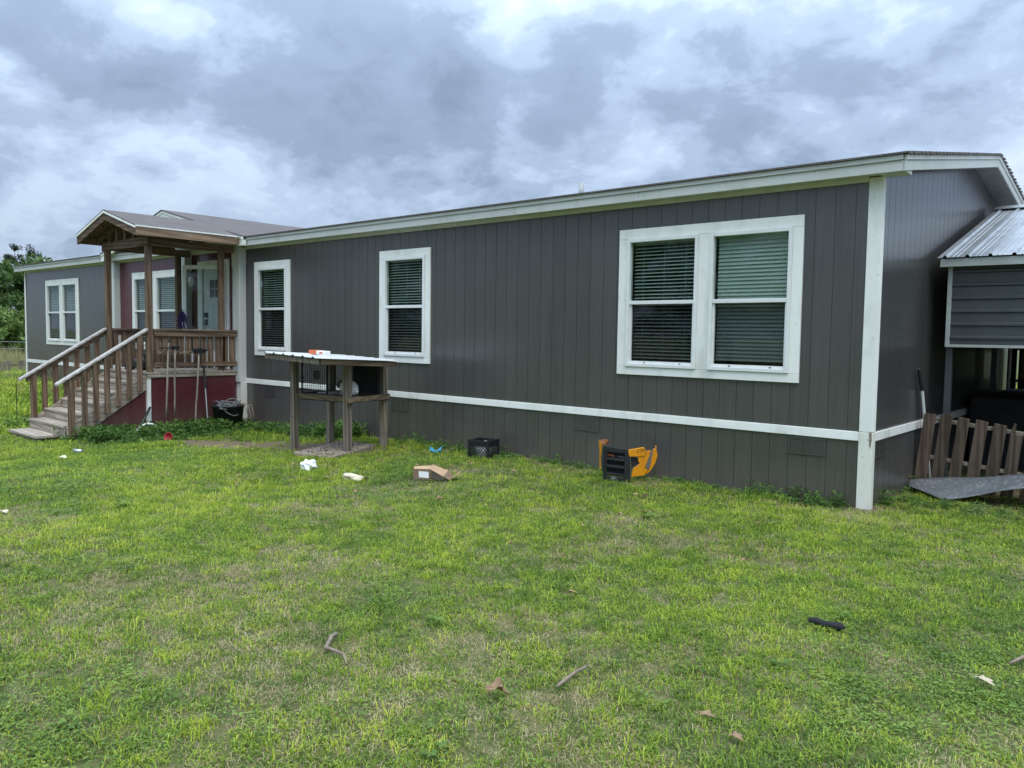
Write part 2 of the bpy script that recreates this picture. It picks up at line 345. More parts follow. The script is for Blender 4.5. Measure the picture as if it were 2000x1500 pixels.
def smooth_s(t): t = np.clip(t, 0, 1); return t*t*(3-2*t)
def H(x, y=0):
    return -.2*smooth_s((-x-6.5)/5.0)*(1-smooth_s((-x-13.5)/3)) + .18*smooth_s((-x-16)/6)*(1-smooth_s((-x-25)/6))
def vnoise(x, y, seed):
    r = np.random.default_rng(seed).random((64, 64)); xi = np.floor(x).astype(int); yi = np.floor(y).astype(int)
    fx = x-xi; fy = y-yi; fx = fx*fx*(3-2*fx); fy = fy*fy*(3-2*fy)
    g = lambda i, j: r[i % 64, j % 64]
    return (g(xi,yi)*(1-fx)+g(xi+1,yi)*fx)*(1-fy)+(g(xi,yi+1)*(1-fx)+g(xi+1,yi+1)*fx)*fy
def fbm(x, y, seed): return .55*vnoise(x, y, seed)+.3*vnoise(x*2.1, y*2.1, seed+1)+.15*vnoise(x*4.3, y*4.3, seed+2)
def dirt_shade_mask(x, y):
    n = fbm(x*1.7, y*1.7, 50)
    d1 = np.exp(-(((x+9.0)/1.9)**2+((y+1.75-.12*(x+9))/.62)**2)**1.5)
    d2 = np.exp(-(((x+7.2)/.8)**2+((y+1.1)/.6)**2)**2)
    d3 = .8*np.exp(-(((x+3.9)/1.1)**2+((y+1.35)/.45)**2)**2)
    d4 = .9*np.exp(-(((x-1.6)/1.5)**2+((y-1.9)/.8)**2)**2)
    wall_shade = .85*((y > -.16) & (y < .1) & (x < .1)) + .6*((x > -.1) & (x < .2) & (y > 0))  # contact shade at the wall feet, painted as a strip of soil colour
    return np.clip((wall_shade+d1*1.5+d2*1.2+d3*.75+d4)*(.45+1.1*n)-.1, 0, 1)

# ------------------------------------------------------------------ ground sheet
near_x = np.arange(-42, 10.01, .22); near_y = np.arange(-11, 12.01, .22)
farr = np.array([900, 500, 260, 140, 80, 45, 25, 12, 5.])
xs = np.concatenate([near_x[0]-farr, near_x, near_x[-1]+farr[::-1]]); ys = np.concatenate([near_y[0]-farr, near_y, near_y[-1]+farr[::-1]])
X, Y = np.meshgrid(xs, ys, indexing='ij')
Z = H(X, Y) + (fbm(X*1.3, Y*1.3, 3)-.5)*.05*(np.abs(Y+2) < 14)*(X > -45) - .012
nx, ny = X.shape
me = bpy.data.meshes.new('ground'); idx = np.arange(nx*ny).reshape(nx, ny)
quads = np.stack([idx[:-1,:-1], idx[1:,:-1], idx[1:,1:], idx[:-1,1:]], -1).reshape(-1, 4)
me.from_pydata(np.stack([X, Y, Z], -1).reshape(-1, 3).tolist(), [], quads.tolist()); me.update()
at = me.attributes.new('dirt', 'FLOAT', 'POINT'); at.data.foreach_set('value', dirt_shade_mask(X, Y).reshape(-1).astype(np.float32))
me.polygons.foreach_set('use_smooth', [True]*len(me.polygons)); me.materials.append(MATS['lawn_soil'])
ground = bpy.data.objects.new('ground', me); COL.objects.link(ground); ground['kind'] = 'structure'
ground['label'] = 'weedy lawn soil under short patchy grass around the house'

# ------------------------------------------------------------------ house
XL = -23.70; PITCHX = .2032; GX0 = -3.6887
Z_BB, Z_BT, Z_FR = .671, .764, 3.262
Y_EAVE, Z_EAVE, Y_RIDGE, Z_RIDGE = -.20, 3.455, 4.10, 4.20
SL = (Z_RIDGE-Z_EAVE)/(Y_RIDGE-Y_EAVE); X_OV = .27
house = empty('manufactured_house', (-11.8, 4, 0), 'long low grey manufactured house with white trim and red entry section', 'house')
WINS = []   # opening rectangles (x0, x1, z0, z1)
doubles = [-3.035, -22.05, -16.60]
singles = [-7.62, -11.33]
ZW0, ZW1 = 1.335, 2.865
for x in doubles: WINS += [(x+.13, x+1.075, ZW0, ZW1), (x+1.235, x+2.172, ZW0, ZW1)]
for x in singles: WINS += [(x+.13, x+1.07, ZW0, ZW1)]
DOOR = (-13.32, -12.42, .90, 2.98)
OPEN = WINS + [DOOR]
cache = {}
def board_obj(name, rects, ax, mat, parent):
    """rects: (a0,a1,z0,z1) in the wall plane; ax 'x' -> front wall y=0, 'y' -> end wall x=0"""
    c = (rects[0][0], rects[0][2]); key = (ax, mat, tuple(tuple(round(q, 4) for q in (a-c[0], b_-c[0], z0-c[1], z1-c[1])) for a, b_, z0, z1 in rects))
    if key not in cache:
        mb = MB()
        for a, b_, z0, z1 in rects:
            a -= c[0]; b_ -= c[0]; z0 -= c[1]; z1 -= c[1]
            if ax == 'x': mb.box(a, b_, 0, .012, z0, z1)
            else: mb.box(-.012, 0, a, b_, z0, z1)
        me = bpy.data.meshes.new(name); me.from_pydata(mb.v, [], mb.f); me.update(); me.materials.append(MATS[mat]); cache[key] = me
    o = bpy.data.objects.new(name, cache[key]); COL.objects.link(o); o.parent = parent
    o.location = Vector((c[0], 0, c[1]) if ax == 'x' else (0, c[0], c[1])) - wpos(parent); return o
def cut(a, b_, z0, z1, opens):
    rects = [(a, b_, z0, z1)]
    for ox0, ox1, oz0, oz1 in opens:
        out = []
        for (p, q, r, s) in rects:
            if q <= ox0 or p >= ox1 or s <= oz0 or r >= oz1: out.append((p, q, r, s)); continue
            if p < ox0: out.append((p, ox0, r, s)); p = ox0
            if q > ox1: out.append((ox1, q, r, s)); q = ox1
            if r < oz0: out.append((p, q, r, oz0))
            if s > oz1: out.append((p, q, oz1, s))
        rects = out
    return [t for t in rects if t[1]-t[0] > .002 and t[3]-t[2] > .002]
def front_boards(x_lo, x_hi, z0, z1, mat, parent, name, joined=False):
    k = math.floor((x_lo-GX0)/PITCHX); mbj = MB()
    while GX0+k*PITCHX < x_hi:
        a = max(GX0+k*PITCHX+.0028, x_lo); b_ = min(GX0+(k+1)*PITCHX-.0028, x_hi); k += 1
        if b_-a < .01: continue
        rs = cut(a, b_, z0, z1, OPEN)
        if not rs: continue
        if joined:
            for p, q, r, s in rs: mbj.box(p, q, 0, .012, r, s)
        else:
            for q_ in rs: board_obj(name, [q_], 'x', mat, parent)
    if joined and mbj.v: build(mbj, name, mat, parent)['kind'] = 'stuff'
# backing sheets (bottom of the grooves)
def backing(name, x0, x1, z0, z1, mat):
    mb = MB()
    for p, q, r, s in cut(x0, x1, z0, z1, OPEN): mb.box(p, q, .0065, .05, r, s)
    return build(mb, name, mat, house)
fw = backing('front_wall', -11.78, -.005, Z_BT-.03, 3.31, 'paint_grey')
rw = backing('red_wall', -17.42, -11.785, .60, 3.31, 'paint_red'); rw['label'] = 'dark red entry wall behind the porch'
lw = backing('left_wall', XL, -17.425, Z_BT-.03, 3.31, 'paint_grey')
sk = MB().box(XL, -.005, .0065, .05, -.45, Z_BB+.04); skw = build(sk, 'skirting', 'paint_grey', house)
front_boards(-11.66, -.11, Z_BT-.01, 3.28, 'paint_grey', fw, 'siding_board')
front_boards(-17.30, -11.90, .66, 3.28, 'paint_red', rw, 'siding_board')
front_boards(XL+.03, -17.52, Z_BT-.01, 3.28, 'paint_grey', lw, 'siding_board')
front_boards(-13.4, -.11, -.42, Z_BB+.01, 'paint_grey', skw, 'skirting_board')
front_boards(XL+.03, -13.4, -.42, Z_BB+.01, 'paint_grey', skw, 'skirting_boards', joined=True)
# gable end
gz = lambda y: Z_EAVE + SL*(y-Y_EAVE if y < Y_RIDGE else 2*Y_RIDGE-Y_EAVE-y) - .16
gw = MB().prism([(-.05, .01, -.45), (-.05, 8.19, -.45), (-.05, 8.19, gz(8.19)), (-.05, Y_RIDGE, gz(Y_RIDGE)), (-.05, .01, gz(0))], (.0435, 0, 0))
gwo = build(gw, 'gable_wall', 'paint_grey', house)
y = .075
while y < 8.1:
    a, b_ = y+.0032, min(y+PITCHX-.0032, 8.15)
    mb = MB().prism([(-.012, a, Z_BT-.01), (-.012, b_, Z_BT-.01), (-.012, b_, gz(b_)), (-.012, a, gz(a))], (.012, 0, 0)); build(mb, 'siding_board', 'paint_grey', gwo)
    mb = MB().prism([(-.012, a, -.42), (-.012, b_, -.42), (-.012, b_, Z_BB+.01), (-.012, a, Z_BB+.01)], (.012, 0, 0)); build(mb, 'skirting_board', 'paint_grey', gwo)
    y += PITCHX
build(MB().box(XL, XL+.03, .05, 8.19, -.45, 3.3), 'far_end_wall', 'paint_grey', house)
build(MB().box(XL, -.05, 8.19, 8.22, -.45, 3.3), 'rear_wall', 'paint_grey', house)
# corner boards, belt band, frieze
cb_ = lambda mb, n, m, lab=None, bev=.004: build(mb, n, m, house, bevel=bev)
cb_(MB().box(-.112, .022, -.022, -.0015, .768, 3.30), 'corner_board', 'white_z'); cb_(MB().box(.0015, .022, -.0012, .072, .768, gz(0)), 'corner_board', 'white_z')
cb_(MB().box(-.112, .022, -.024, -.0015, -.4, .764), 'corner_board', 'white_dirty'); cb_(MB().box(.0015, .024, -.0012, .072, -.4, .764), 'corner_board', 'white_dirty')
cb_(MB().box(XL-.02, XL+.07, -.02, -.0015, -.3, 3.30), 'corner_board', 'white_z')
for q0, q1 in ((-11.65, -8.53), (-8.526, -3.66), (-3.656, -.1135)): cb_(MB().box(q0, q1, -.020-random.uniform(0, .0015), -.0015, Z_BB, Z_BT), 'belt_band', 'white_x')
cb_(MB().box(.0015, .020, .0735, 8.15, Z_BB, Z_BT), 'belt_band', 'white_y')
cb_(MB().box(XL+.072, -13.55, -.020, -.0015, Z_BB, Z_BT), 'belt_band', 'white_x')
cb_(MB().box(-11.65, -.1135, -.016, -.0015, Z_FR, 3.312), 'frieze_board', 'soffit_white'); cb_(MB().box(XL+.072, -17.56, -.016, -.0015, Z_FR, 3.312), 'frieze_board', 'soffit_white')
cb_(MB().box(-17.28, -11.92, -.016, -.0015, Z_FR, 3.312), 'frieze_board', 'soffit_white')
# rot stain at the joint of the corner board
build(MB().prism([(-.012,-.0255,.76),(.012,-.0255,.775),(.016,-.0255,.69),(.004,-.0255,.60),(-.008,-.0255,.64)], (0, .001, 0)), 'rot_stain', 'bark_twig', house)
# skirting vents
def vent(p, q, z0, z1, ax, par):
    f = MB(); sl = MB(); wd = q-p
    def bx(m, a, b_, d0, d1, r, s):
        if ax == 'x': m.box(a, b_, -d1, -d0, r, s)
        else: m.box(d0, d1, a, b_, r, s)
    bx(f, p, q, .0015, .014, z0, z0+.014); bx(f, p, q, .0015, .014, z1-.014, z1); bx(f, p, p+.014, .0015, .013, z0+.014, z1-.014); bx(f, q-.014, q, .0015, .013, z0+.014, z1-.014)
    for k in (1, 2): bx(f, p+wd*k/3-.006, p+wd*k/3+.006, .0015, .012, z0+.014, z1-.014)
    o = build(f, 'vent', 'paint_grey', par); n = 11
    for k in range(n):
        zz = z0+.018+(z1-z0-.036)*k/n; bx(sl, p+.014, q-.014, .0015, .0075, zz, zz+(z1-z0-.036)/n*.72)
    build(sl, 'louvre', 'paint_grey', o)
for p, q, z0, z1 in ((-3.70, -3.30, .47, .65), (-.836, -.44, .473, .655), (-11.02, -10.66, .46, .64), (-7.33, -6.94, .46, .64)): vent(p, q, z0, z1, 'x', skw)
vent(.14, .50, .49, .665, 'y', gwo)
# windows
def window(x, dbl, style):
    wdt = 2.288 if dbl else 1.186; z0, z1 = 1.226, 2.995
    units = [(x+.125, x+1.08), (x+1.23, x+2.177)] if dbl else [(x+.125, x+1.075)]
    wo_ = build(MB().box(x, x+wdt, -.030, -.0015, ZW1+.012, z1), 'window', 'white_x', house, bevel=.003)
    t = lambda m, n, mt, bev=.003, sm=False: build(m, n, mt, wo_, bevel=bev)
    t(MB().box(x, x+wdt, -.0295, -.0015, z0, ZW0-.012), 'trim_board', 'white_x')
    edges = [x] + [c for u in units for c in u] + [x+wdt]
    for i in range(0, len(edges), 2): t(MB().box(edges[i], edges[i+1], -.029, -.0015, ZW0-.0105, ZW1+.0105), 'trim_board', 'white_z')
    for i, (a, b_) in enumerate(units):
        st = style[i]; zm = 2.105; f = MB(); wv = .042
        f.box(a, a+wv, -.048, .03, ZW0-.01, ZW1+.01); f.box(b_-wv, b_, -.048, .03, ZW0-.01, ZW1+.01)
        f.box(a+wv, b_-wv, -.048, .03, ZW0-.01, ZW0+wv-.01); f.box(a+wv, b_-wv, -.048, .03, ZW1-wv+.01, ZW1+.01)
        t(f, 'sash_frame', 'vinyl', .004)
        f2 = MB().box(a+wv, b_-wv, -.040, .02, zm-.022, zm+.022); t(f2, 'meeting_rail', 'vinyl', .004)
        f3 = MB(); lw_ = .022
        f3.box(a+wv, a+wv+lw_, -.022, .02, ZW0+wv-.01, zm-.022); f3.box(b_-wv-lw_, b_-wv, -.022, .02, ZW0+wv-.01, zm-.022); f3.box(a+wv+lw_, b_-wv-lw_, -.022, .02, ZW0+wv-.01, ZW0+wv+.018)
        t(f3, 'lower_sash', 'vinyl', .002)
        t(MB().box(a+wv, b_-wv, -.004, -.001, zm+.022, ZW1-wv+.01), 'pane', 'glass', 0)
        t(MB().box(a+wv+lw_, b_-wv-lw_, .004, .007, ZW0+wv+.018, zm-.022), 'pane', 'glass_lower', 0)
        for sx in (.28, .78): t(MB().box(a+(b_-a)*sx-.012, a+(b_-a)*sx+.012, -.024, -.018, ZW0+.034, ZW0+.05), 'tilt_latch', 'grey_plastic', 0)
        bl = MB(); zz = ZW0+.06 if st == 'open' else ZW0+.12; top = ZW1-.05
        while zz < top:
            tz = {'open': .0085, 'shut': .0205, 'half': .0145}[st]; d = {'open': .021, 'shut': .010, 'half': .017}[st]
            bl.add([(a+.06, .058-d, zz-tz), (b_-.06, .058-d, zz-tz), (b_-.06, .058+d, zz+tz), (a+.06, .058+d, zz+tz), (a+.06, .058-d, zz-tz+.0025), (b_-.06, .058-d, zz-tz+.0025), (b_-.06, .058+d, zz+tz+.0025), (a+.06, .058+d, zz+tz+.0025)],
                   [(0,3,2,1),(4,5,6,7),(0,1,5,4),(1,2,6,5),(2,3,7,6),(3,0,4,7)])
            zz += .043+random.uniform(-.0012, .0012)
        for fx in (.2, .5, .8): bl.box(a+(b_-a)*fx-.001, a+(b_-a)*fx+.001, .034, .036, ZW0+.06, top)
        bl.box(a+.05, b_-.05, .05, .10, top, top+.045)
        t(bl, 'blind', 'blind_white', 0)
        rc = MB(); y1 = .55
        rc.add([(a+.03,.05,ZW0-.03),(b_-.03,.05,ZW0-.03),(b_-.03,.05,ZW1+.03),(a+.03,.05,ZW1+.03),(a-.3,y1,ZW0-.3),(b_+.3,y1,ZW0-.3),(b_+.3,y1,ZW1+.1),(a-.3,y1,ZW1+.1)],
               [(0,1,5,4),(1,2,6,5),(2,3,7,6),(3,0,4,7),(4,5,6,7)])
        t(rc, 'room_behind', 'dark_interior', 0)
window(doubles[0], True, ('open', 'shut')); window(doubles[1], True, ('half', 'half')); window(doubles[2], True, ('half', 'half'))
window(singles[0], False, ('open',)); window(singles[1], False, ('open',))
# entry door
dr = build(MB().box(-13.51, -12.255, -.028, -.0015, DOOR[3]+.012, 3.11), 'door', 'white_x', house, bevel=.003)
dr['label'] = 'white entry door with four small panes'
for a, b_ in ((-13.51, DOOR[0]), (DOOR[1], -12.255)): build(MB().box(a, b_, -.028, -.0015, .90, DOOR[3]+.0105), 'door_casing', 'white_z', dr, bevel=.003)
lf = MB()
for p, q, r, s in cut(DOOR[0]+.005, DOOR[1]-.005, .905, DOOR[3]-.005, [(-13.06, -12.66, 2.36, 2.72)]): lf.box(p, q, .0, .04, r, s)
build(lf, 'door_leaf', 'vinyl', dr)
for z0, z1 in ((1.08, 1.60), (1.70, 2.2)):
    for a in (-13.2, -12.83): build(MB().box(a, a+.27, -.006, -.0005, z0, z1), 'door_panel', 'vinyl', dr, bevel=.004)
for a in (-13.055, -12.855):
    for z0 in (2.365, 2.545): build(MB().box(a, a+.19, .015, .02, z0, z0+.17), 'pane', 'glass_lower', dr)
build(MB().box(-12.868, -12.852, .003, .03, 2.36, 2.72).box(-13.06, -12.869, .003, .03, 2.533, 2.548).box(-12.851, -12.66, .003, .03, 2.533, 2.548), 'muntin', 'vinyl', dr)
build(MB().box(-13.10, -12.62, .0405, .045, 2.3, 2.78), 'light_backing', 'dark_interior', dr)
build(MB().box(-13.22, -13.13, -.045, -.0005, 1.95, 2.05).box(-13.21, -13.14, -.04, -.0005, 1.80, 1.91), 'lock', 'black_plastic', dr)
build(MB().tube([(-13.175,-.03,1.82),(-13.175,-.05,1.7),(-13.17,-.04,1.5)], .008, 6), 'key_strap', 'black_rubber', dr)
# fascia, soffit
fe = [XL-X_OV, -19.1, -14.2, -9.35, -4.6, X_OV-.022]
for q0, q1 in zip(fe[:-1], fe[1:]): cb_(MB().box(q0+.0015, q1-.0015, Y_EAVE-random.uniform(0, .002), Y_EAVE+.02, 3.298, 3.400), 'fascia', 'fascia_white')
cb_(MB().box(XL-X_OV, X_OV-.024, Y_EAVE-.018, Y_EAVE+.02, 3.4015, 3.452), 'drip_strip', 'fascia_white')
cb_(MB().box(XL-X_OV+.02, X_OV-.04, Y_EAVE+.0205, -.0005, 3.3125, 3.325), 'soffit', 'soffit_white')
# roof slabs (front slope, rear slope)
th = .018
def slab(mb, a, b_, c, d): return mb.prism([a, b_, c, d], (0, 0, -th))
rf = MB(); x0, x1 = XL-X_OV-.02, X_OV+.018
slab(rf, (x0, Y_EAVE-.04, Z_EAVE+th-.002), (x1, Y_EAVE-.04, Z_EAVE+th-.002), (x1, Y_RIDGE, Z_RIDGE+th), (x0, Y_RIDGE, Z_RIDGE+th))
slab(rf, (x0, Y_RIDGE, Z_RIDGE+th), (x1, Y_RIDGE, Z_RIDGE+th), (x1, 8.44, Z_EAVE+th), (x0, 8.44, Z_EAVE+th))
roof = build(rf, 'roof', 'shingle', house)
for i in range(46):   # ragged shingle ends along the near rake
    yy = -.22+i*.14; 
    if yy > 8.2: break
    zz = (gz(yy)+.16)+th
    build(MB().box(X_OV+.018, X_OV+.024+random.random()*.012, yy, yy+.13, zz-.022+SL*.05, zz-.004+SL*.05), 'shingle_end', 'shingle', roof)
# rake fascia on the near gable
for ya, yb in ((Y_EAVE, Y_RIDGE), (8.4, Y_RIDGE)):
    zf = lambda yy: gz(yy)+.16
    def rk(n, t0, t1, xx0, xx1, m):
        mb = MB().prism([(xx0, ya, zf(ya)-t0), (xx0, yb, zf(yb)-t0), (xx0, yb, zf(yb)-t1), (xx0, ya, zf(ya)-t1)], (xx1-xx0, 0, 0)); build(mb, n, m, house, bevel=.003)
    rk('rake_strip', .004, .058, X_OV-.02, X_OV+.012, 'fascia_white_y'); rk('rake_board', .0595, .158, X_OV-.02, X_OV, 'fascia_white_y')
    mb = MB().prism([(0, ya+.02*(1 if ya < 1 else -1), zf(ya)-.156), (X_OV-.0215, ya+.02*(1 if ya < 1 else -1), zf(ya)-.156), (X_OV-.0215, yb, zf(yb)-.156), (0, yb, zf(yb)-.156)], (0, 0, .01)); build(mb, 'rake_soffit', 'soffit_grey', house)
build(MB().prism([(X_OV-.015, Y_EAVE+.001, 3.298), (X_OV-.015, .06, 3.298), (X_OV-.015, .06, 3.345), (X_OV-.015, Y_EAVE+.001, 3.31)], (-.24, 0, 0)), 'eave_return', 'soffit_white', house)
# dormer gable over the entry
DX, DZ, DXL, DXR, DY = -14.46, 4.22, -17.62, -11.28, -.30
ds = (DZ-3.46)/(DXR-DX)
dm = MB()
for xe in (DXL, DXR):
    slab(dm, (xe, DY-.03, 3.46+th), (DX, DY-.03, DZ+th), (DX, Y_RIDGE+.1, DZ+th), (xe, -.1, 3.46+th))
dor = build(dm, 'dormer_roof', 'shingle', house)
build(MB().prism([(DXL+.3, -.10, 3.40), (DXR-.3, -.10, 3.40), (DX, -.10, DZ-.06)], (0, .04, 0)), 'dormer_gable', 'white_x', dor)
for xe in (DXL, DXR):
    for n, t0, t1, dy in (('dormer_rake_strip', .003, .055, -.016), ('dormer_rake_board', .0565, .15, 0)):
        build(MB().prism([(xe, DY+dy, 3.46-t0), (DX, DY+dy, DZ-t0), (DX, DY+dy, DZ-t1), (xe, DY+dy, 3.46-t1)], (0, .02-dy, 0)), n, 'white_x', dor)
    build(MB().prism([(xe, DY+.02, 3.31), (DX, DY+.02, DZ-.15), (DX, -.1, DZ-.15), (xe, -.1, 3.31)], (0, 0, .008)), 'dormer_soffit', 'soffit_white', dor)
    build(MB().box(min(xe, xe+(.22 if xe == DXL else -.22)), max(xe, xe+(.22 if xe == DXL else -.22)), DY+.001, Y_EAVE-.02, 3.296, 3.40), 'dormer_return', 'white_x', dor)
# pilasters of the entry
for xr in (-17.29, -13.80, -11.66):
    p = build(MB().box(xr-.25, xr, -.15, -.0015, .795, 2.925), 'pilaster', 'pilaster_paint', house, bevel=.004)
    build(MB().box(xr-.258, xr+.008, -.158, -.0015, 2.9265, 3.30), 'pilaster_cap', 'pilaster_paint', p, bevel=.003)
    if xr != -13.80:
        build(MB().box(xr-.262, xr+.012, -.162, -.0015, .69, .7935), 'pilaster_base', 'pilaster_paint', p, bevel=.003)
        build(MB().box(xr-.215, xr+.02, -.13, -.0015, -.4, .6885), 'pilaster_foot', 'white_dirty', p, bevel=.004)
# lantern by the door
lt = build(MB().box(-13.68, -13.60, -.03, -.0015, 2.58, 2.74), 'wall_lamp', 'black_plastic', house)
build(MB().lathe((-13.64, -.10, 2.58), [(.0, 0), (.045, .01), (.055, .16), (.03, .21), (0, .23)], 10), 'lamp_glass', 'blind_white', lt, smooth=True)
# roof vents
vp = build(MB().lathe((-5.12, 2.0, 3.80), [(.0, 0), (.045, 0), (.045, .31), (.036, .31), (.036, .2)], 14), 'vent_pipe', 'panel_trim', house, smooth=True)
build(MB().lathe((-5.12, 2.0, 3.82), [(.11, 0), (.09, .05), (.05, .085), (.046, .09)], 14), 'pipe_flashing', 'black_rubber', vp)
build(MB().prism([(-5.62, 2.15, 3.86), (-5.25, 2.15, 3.86), (-5.27, 2.15, 3.945), (-5.52, 2.15, 3.945)], (0, .3, .04)), 'roof_vent', 'galv', house)
# ------------------------------------------------------------------ front porch
PXR, PXL, PYF, PYB, DK = -11.80, -13.50, -1.84, -.45, .92
porch = empty('front_porch', (-12.65, -1, -.2), 'weathered wooden porch with shingled gable roof, railings and stairs before the red entry', 'porch')
pb = lambda m, n, mt, bev=.005, par=None, **k: build(m, n, mt, par or porch, bevel=bev, **k)
nb = 13; dw = (0-(-1.93))/nb
for i in range(nb):
    y0 = -1.93+i*dw; y1 = min(y0+dw-.006, -.164 if i == nb-1 else 9)
    if i == nb-1: pb(MB().box(PXL+.02, PXR-.15, y0, -.003, DK-.035, DK), 'deck_board', 'wood_tread')
    else: pb(MB().box(PXL-.04, PXR+.05, y0, y0+dw-.006, DK-.035, DK), 'deck_board', 'wood_tread', .003)
pb(MB().box(PXR+.005, PXR+.043, -1.90, -.17, DK-.10, DK-.0365), 'rim_joist', 'wood_tread_y'); pb(MB().box(PXL-.04, PXR+.004, -1.915, -1.88, DK-.16, DK-.0365), 'rim_joist', 'wood_tread'); pb(MB().box(PXL-.04, PXL-.002, -1.879, -.17, DK-.10, DK-.0365), 'rim_joist', 'wood_rail_y')
skp = pb(MB().box(PXR+.004, PXR+.018, -1.83, -.165, -.35, DK-.1015), 'porch_skirt', 'paint_red', 0); pb(MB().box(PXL-.02, PXL-.006, -1.83, -.02, -.35, DK-.1015), 'porch_skirt', 'paint_red', 0)
pb(MB().box(PXR-.085, PXR+.028, -1.905+.02, -1.83, -.35, DK-.1015).box(PXR-.085, PXR+.020, -1.8985, -1.886, -.35, DK-.1015), 'corner_board', 'white_z', .004)
# posts
for x in (PXR, PXL):
    for y in (PYF, PYB):
        pb(MB().box(x-.05, x+.05, y-.05, y+.05, DK, 3.18), 'post', 'wood_post', .008)
# railings of the deck sides
def railing(x, y0, y1, side):
    pb(MB().box(x-.03, x+.11 if side > 0 else x+.03, y0, y1, 1.665, 1.70) if side > 0 else MB().box(x-.11, x+.03, y0, y1, 1.665, 1.70), 'rail_cap', 'wood_rail_y')
    ox = x+.052 if side > 0 else x-.09
    pb(MB().box(ox, ox+.036, y0, y1, 1.565, 1.6635), 'top_rail', 'wood_rail_y'); pb(MB().box(ox, ox+.036, y0, y1, 1.005, 1.09), 'bottom_rail', 'wood_rail_y')
    n = 11; d = (y1-y0)/n
    for i in range(n):
        c = y0+d*(i+.5)+random.uniform(-.008, .008); bx = ox-.036 if side > 0 else ox+.037
        pb(MB().box(bx, bx+.034, c-.055, c+.055, .985, 1.66), 'baluster', 'wood_post', .004)
railing(PXR, -1.78, -.175, 1); railing(PXL, -1.78, -.02, -1)
# stairs
NT, RISE, RUN = 5, .1733, .27
ty = [PYF-.065-RUN*(k+1) for k in range(NT)]; tz = [DK-RISE*(k+1) for k in range(NT)]
for k in range(NT):
    yb = ty[k]+RUN
    for j in range(2): pb(MB().box(PXL+.015, PXR-.052, ty[k]-.025+j*.147, ty[k]-.025+j*.147+.142, tz[k]-.038, tz[k]), 'tread', 'wood_tread', .004)
    pb(MB().box(PXL+.02, PXR-.056, yb-.002, yb+.016, tz[k]+.002, tz[k]+RISE-.040), 'riser', 'wood_tread', .002)
pb(MB().box(PXL+.02, PXR-.056, ty[-1]-.002, ty[-1]+.016, -.21, tz[-1]-.040), 'riser', 'wood_tread', .002)
pb(MB().box(PXL+.06, PXR-.30+.03, -3.62, -3.44, -.155, -.115).box(PXL+.06, PXR-.27, -3.435, -3.27, -.155, -.115), 'tread', 'wood_tread', .004)
pb(MB().box(PXL+.15, PXR-.36, -3.58, -3.3, -.30, -.157), 'step_block', 'concrete', .01)
sy0, sy1 = -3.23, PYF-.06; slz = lambda y: DK-.045+(y-(PYF-.06))*(RISE/RUN)
for x in (PXR-.05, PXL-.03):
    pb(MB().prism([(x, sy0, slz(sy0)), (x, sy1, slz(sy1)), (x, sy1, slz(sy1)-.27), (x, sy0+.1, slz(sy0)-.24), (x, sy0, slz(sy0)-.13)], (.042, 0, 0)), 'stringer', 'wood_tread_y', .003)
    pb(MB().prism([(x+.004, sy0+.15, slz(sy0)-.19), (x+.004, sy1, slz(sy1)-.275), (x+.004, sy1, -.35), (x+.004, sy0+.15, -.35)], (.016, 0, 0)), 'stair_skirt', 'paint_red', 0)
hz = lambda y: 1.685+(y-(PYF-.02))*.62
for x, s in ((PXR, 1), (PXL, -1)):
    ya, yb = -3.40, PYF-.055
    xx = x+.015*s
    pb(MB().prism([(xx-.07, ya, hz(ya)), (xx-.07, yb, hz(yb)), (xx-.07, yb, hz(yb)+.042), (xx-.07, ya, hz(ya)+.042)], (.14, 0, 0)), 'handrail', 'wood_cap', .006)
    pb(MB().prism([(xx-.02, ya+.12, hz(ya+.12)-.1), (xx-.02, yb, hz(yb)-.1), (xx-.02, yb, hz(yb)-.0015), (xx-.02, ya+.12, hz(ya+.12)-.0015)], (.036, 0, 0)), 'sub_rail', 'wood_rail_y', .003)
    bx = xx+.018 if s > 0 else xx-.055
    pb(MB().prism([(xx-.05, -3.21, -.35), (xx-.05, -3.12, -.35), (xx-.05, -3.12, hz(-3.12)-.002), (xx-.05, -3.21, hz(-3.21)-.002)], (.09, 0, 0)), 'newel_post', 'wood_post', .006)
    for y in (-2.97, -2.785, -2.60, -2.41, -2.222, -2.04):
        zb = slz(y)-.20
        pb(MB().prism([(bx, y-.045, zb), (bx, y+.045, zb), (bx, y+.045, hz(y+.045)-.003), (bx, y-.045, hz(y-.045)-.003)], (.037, 0, 0)), 'baluster', 'wood_post', .004)
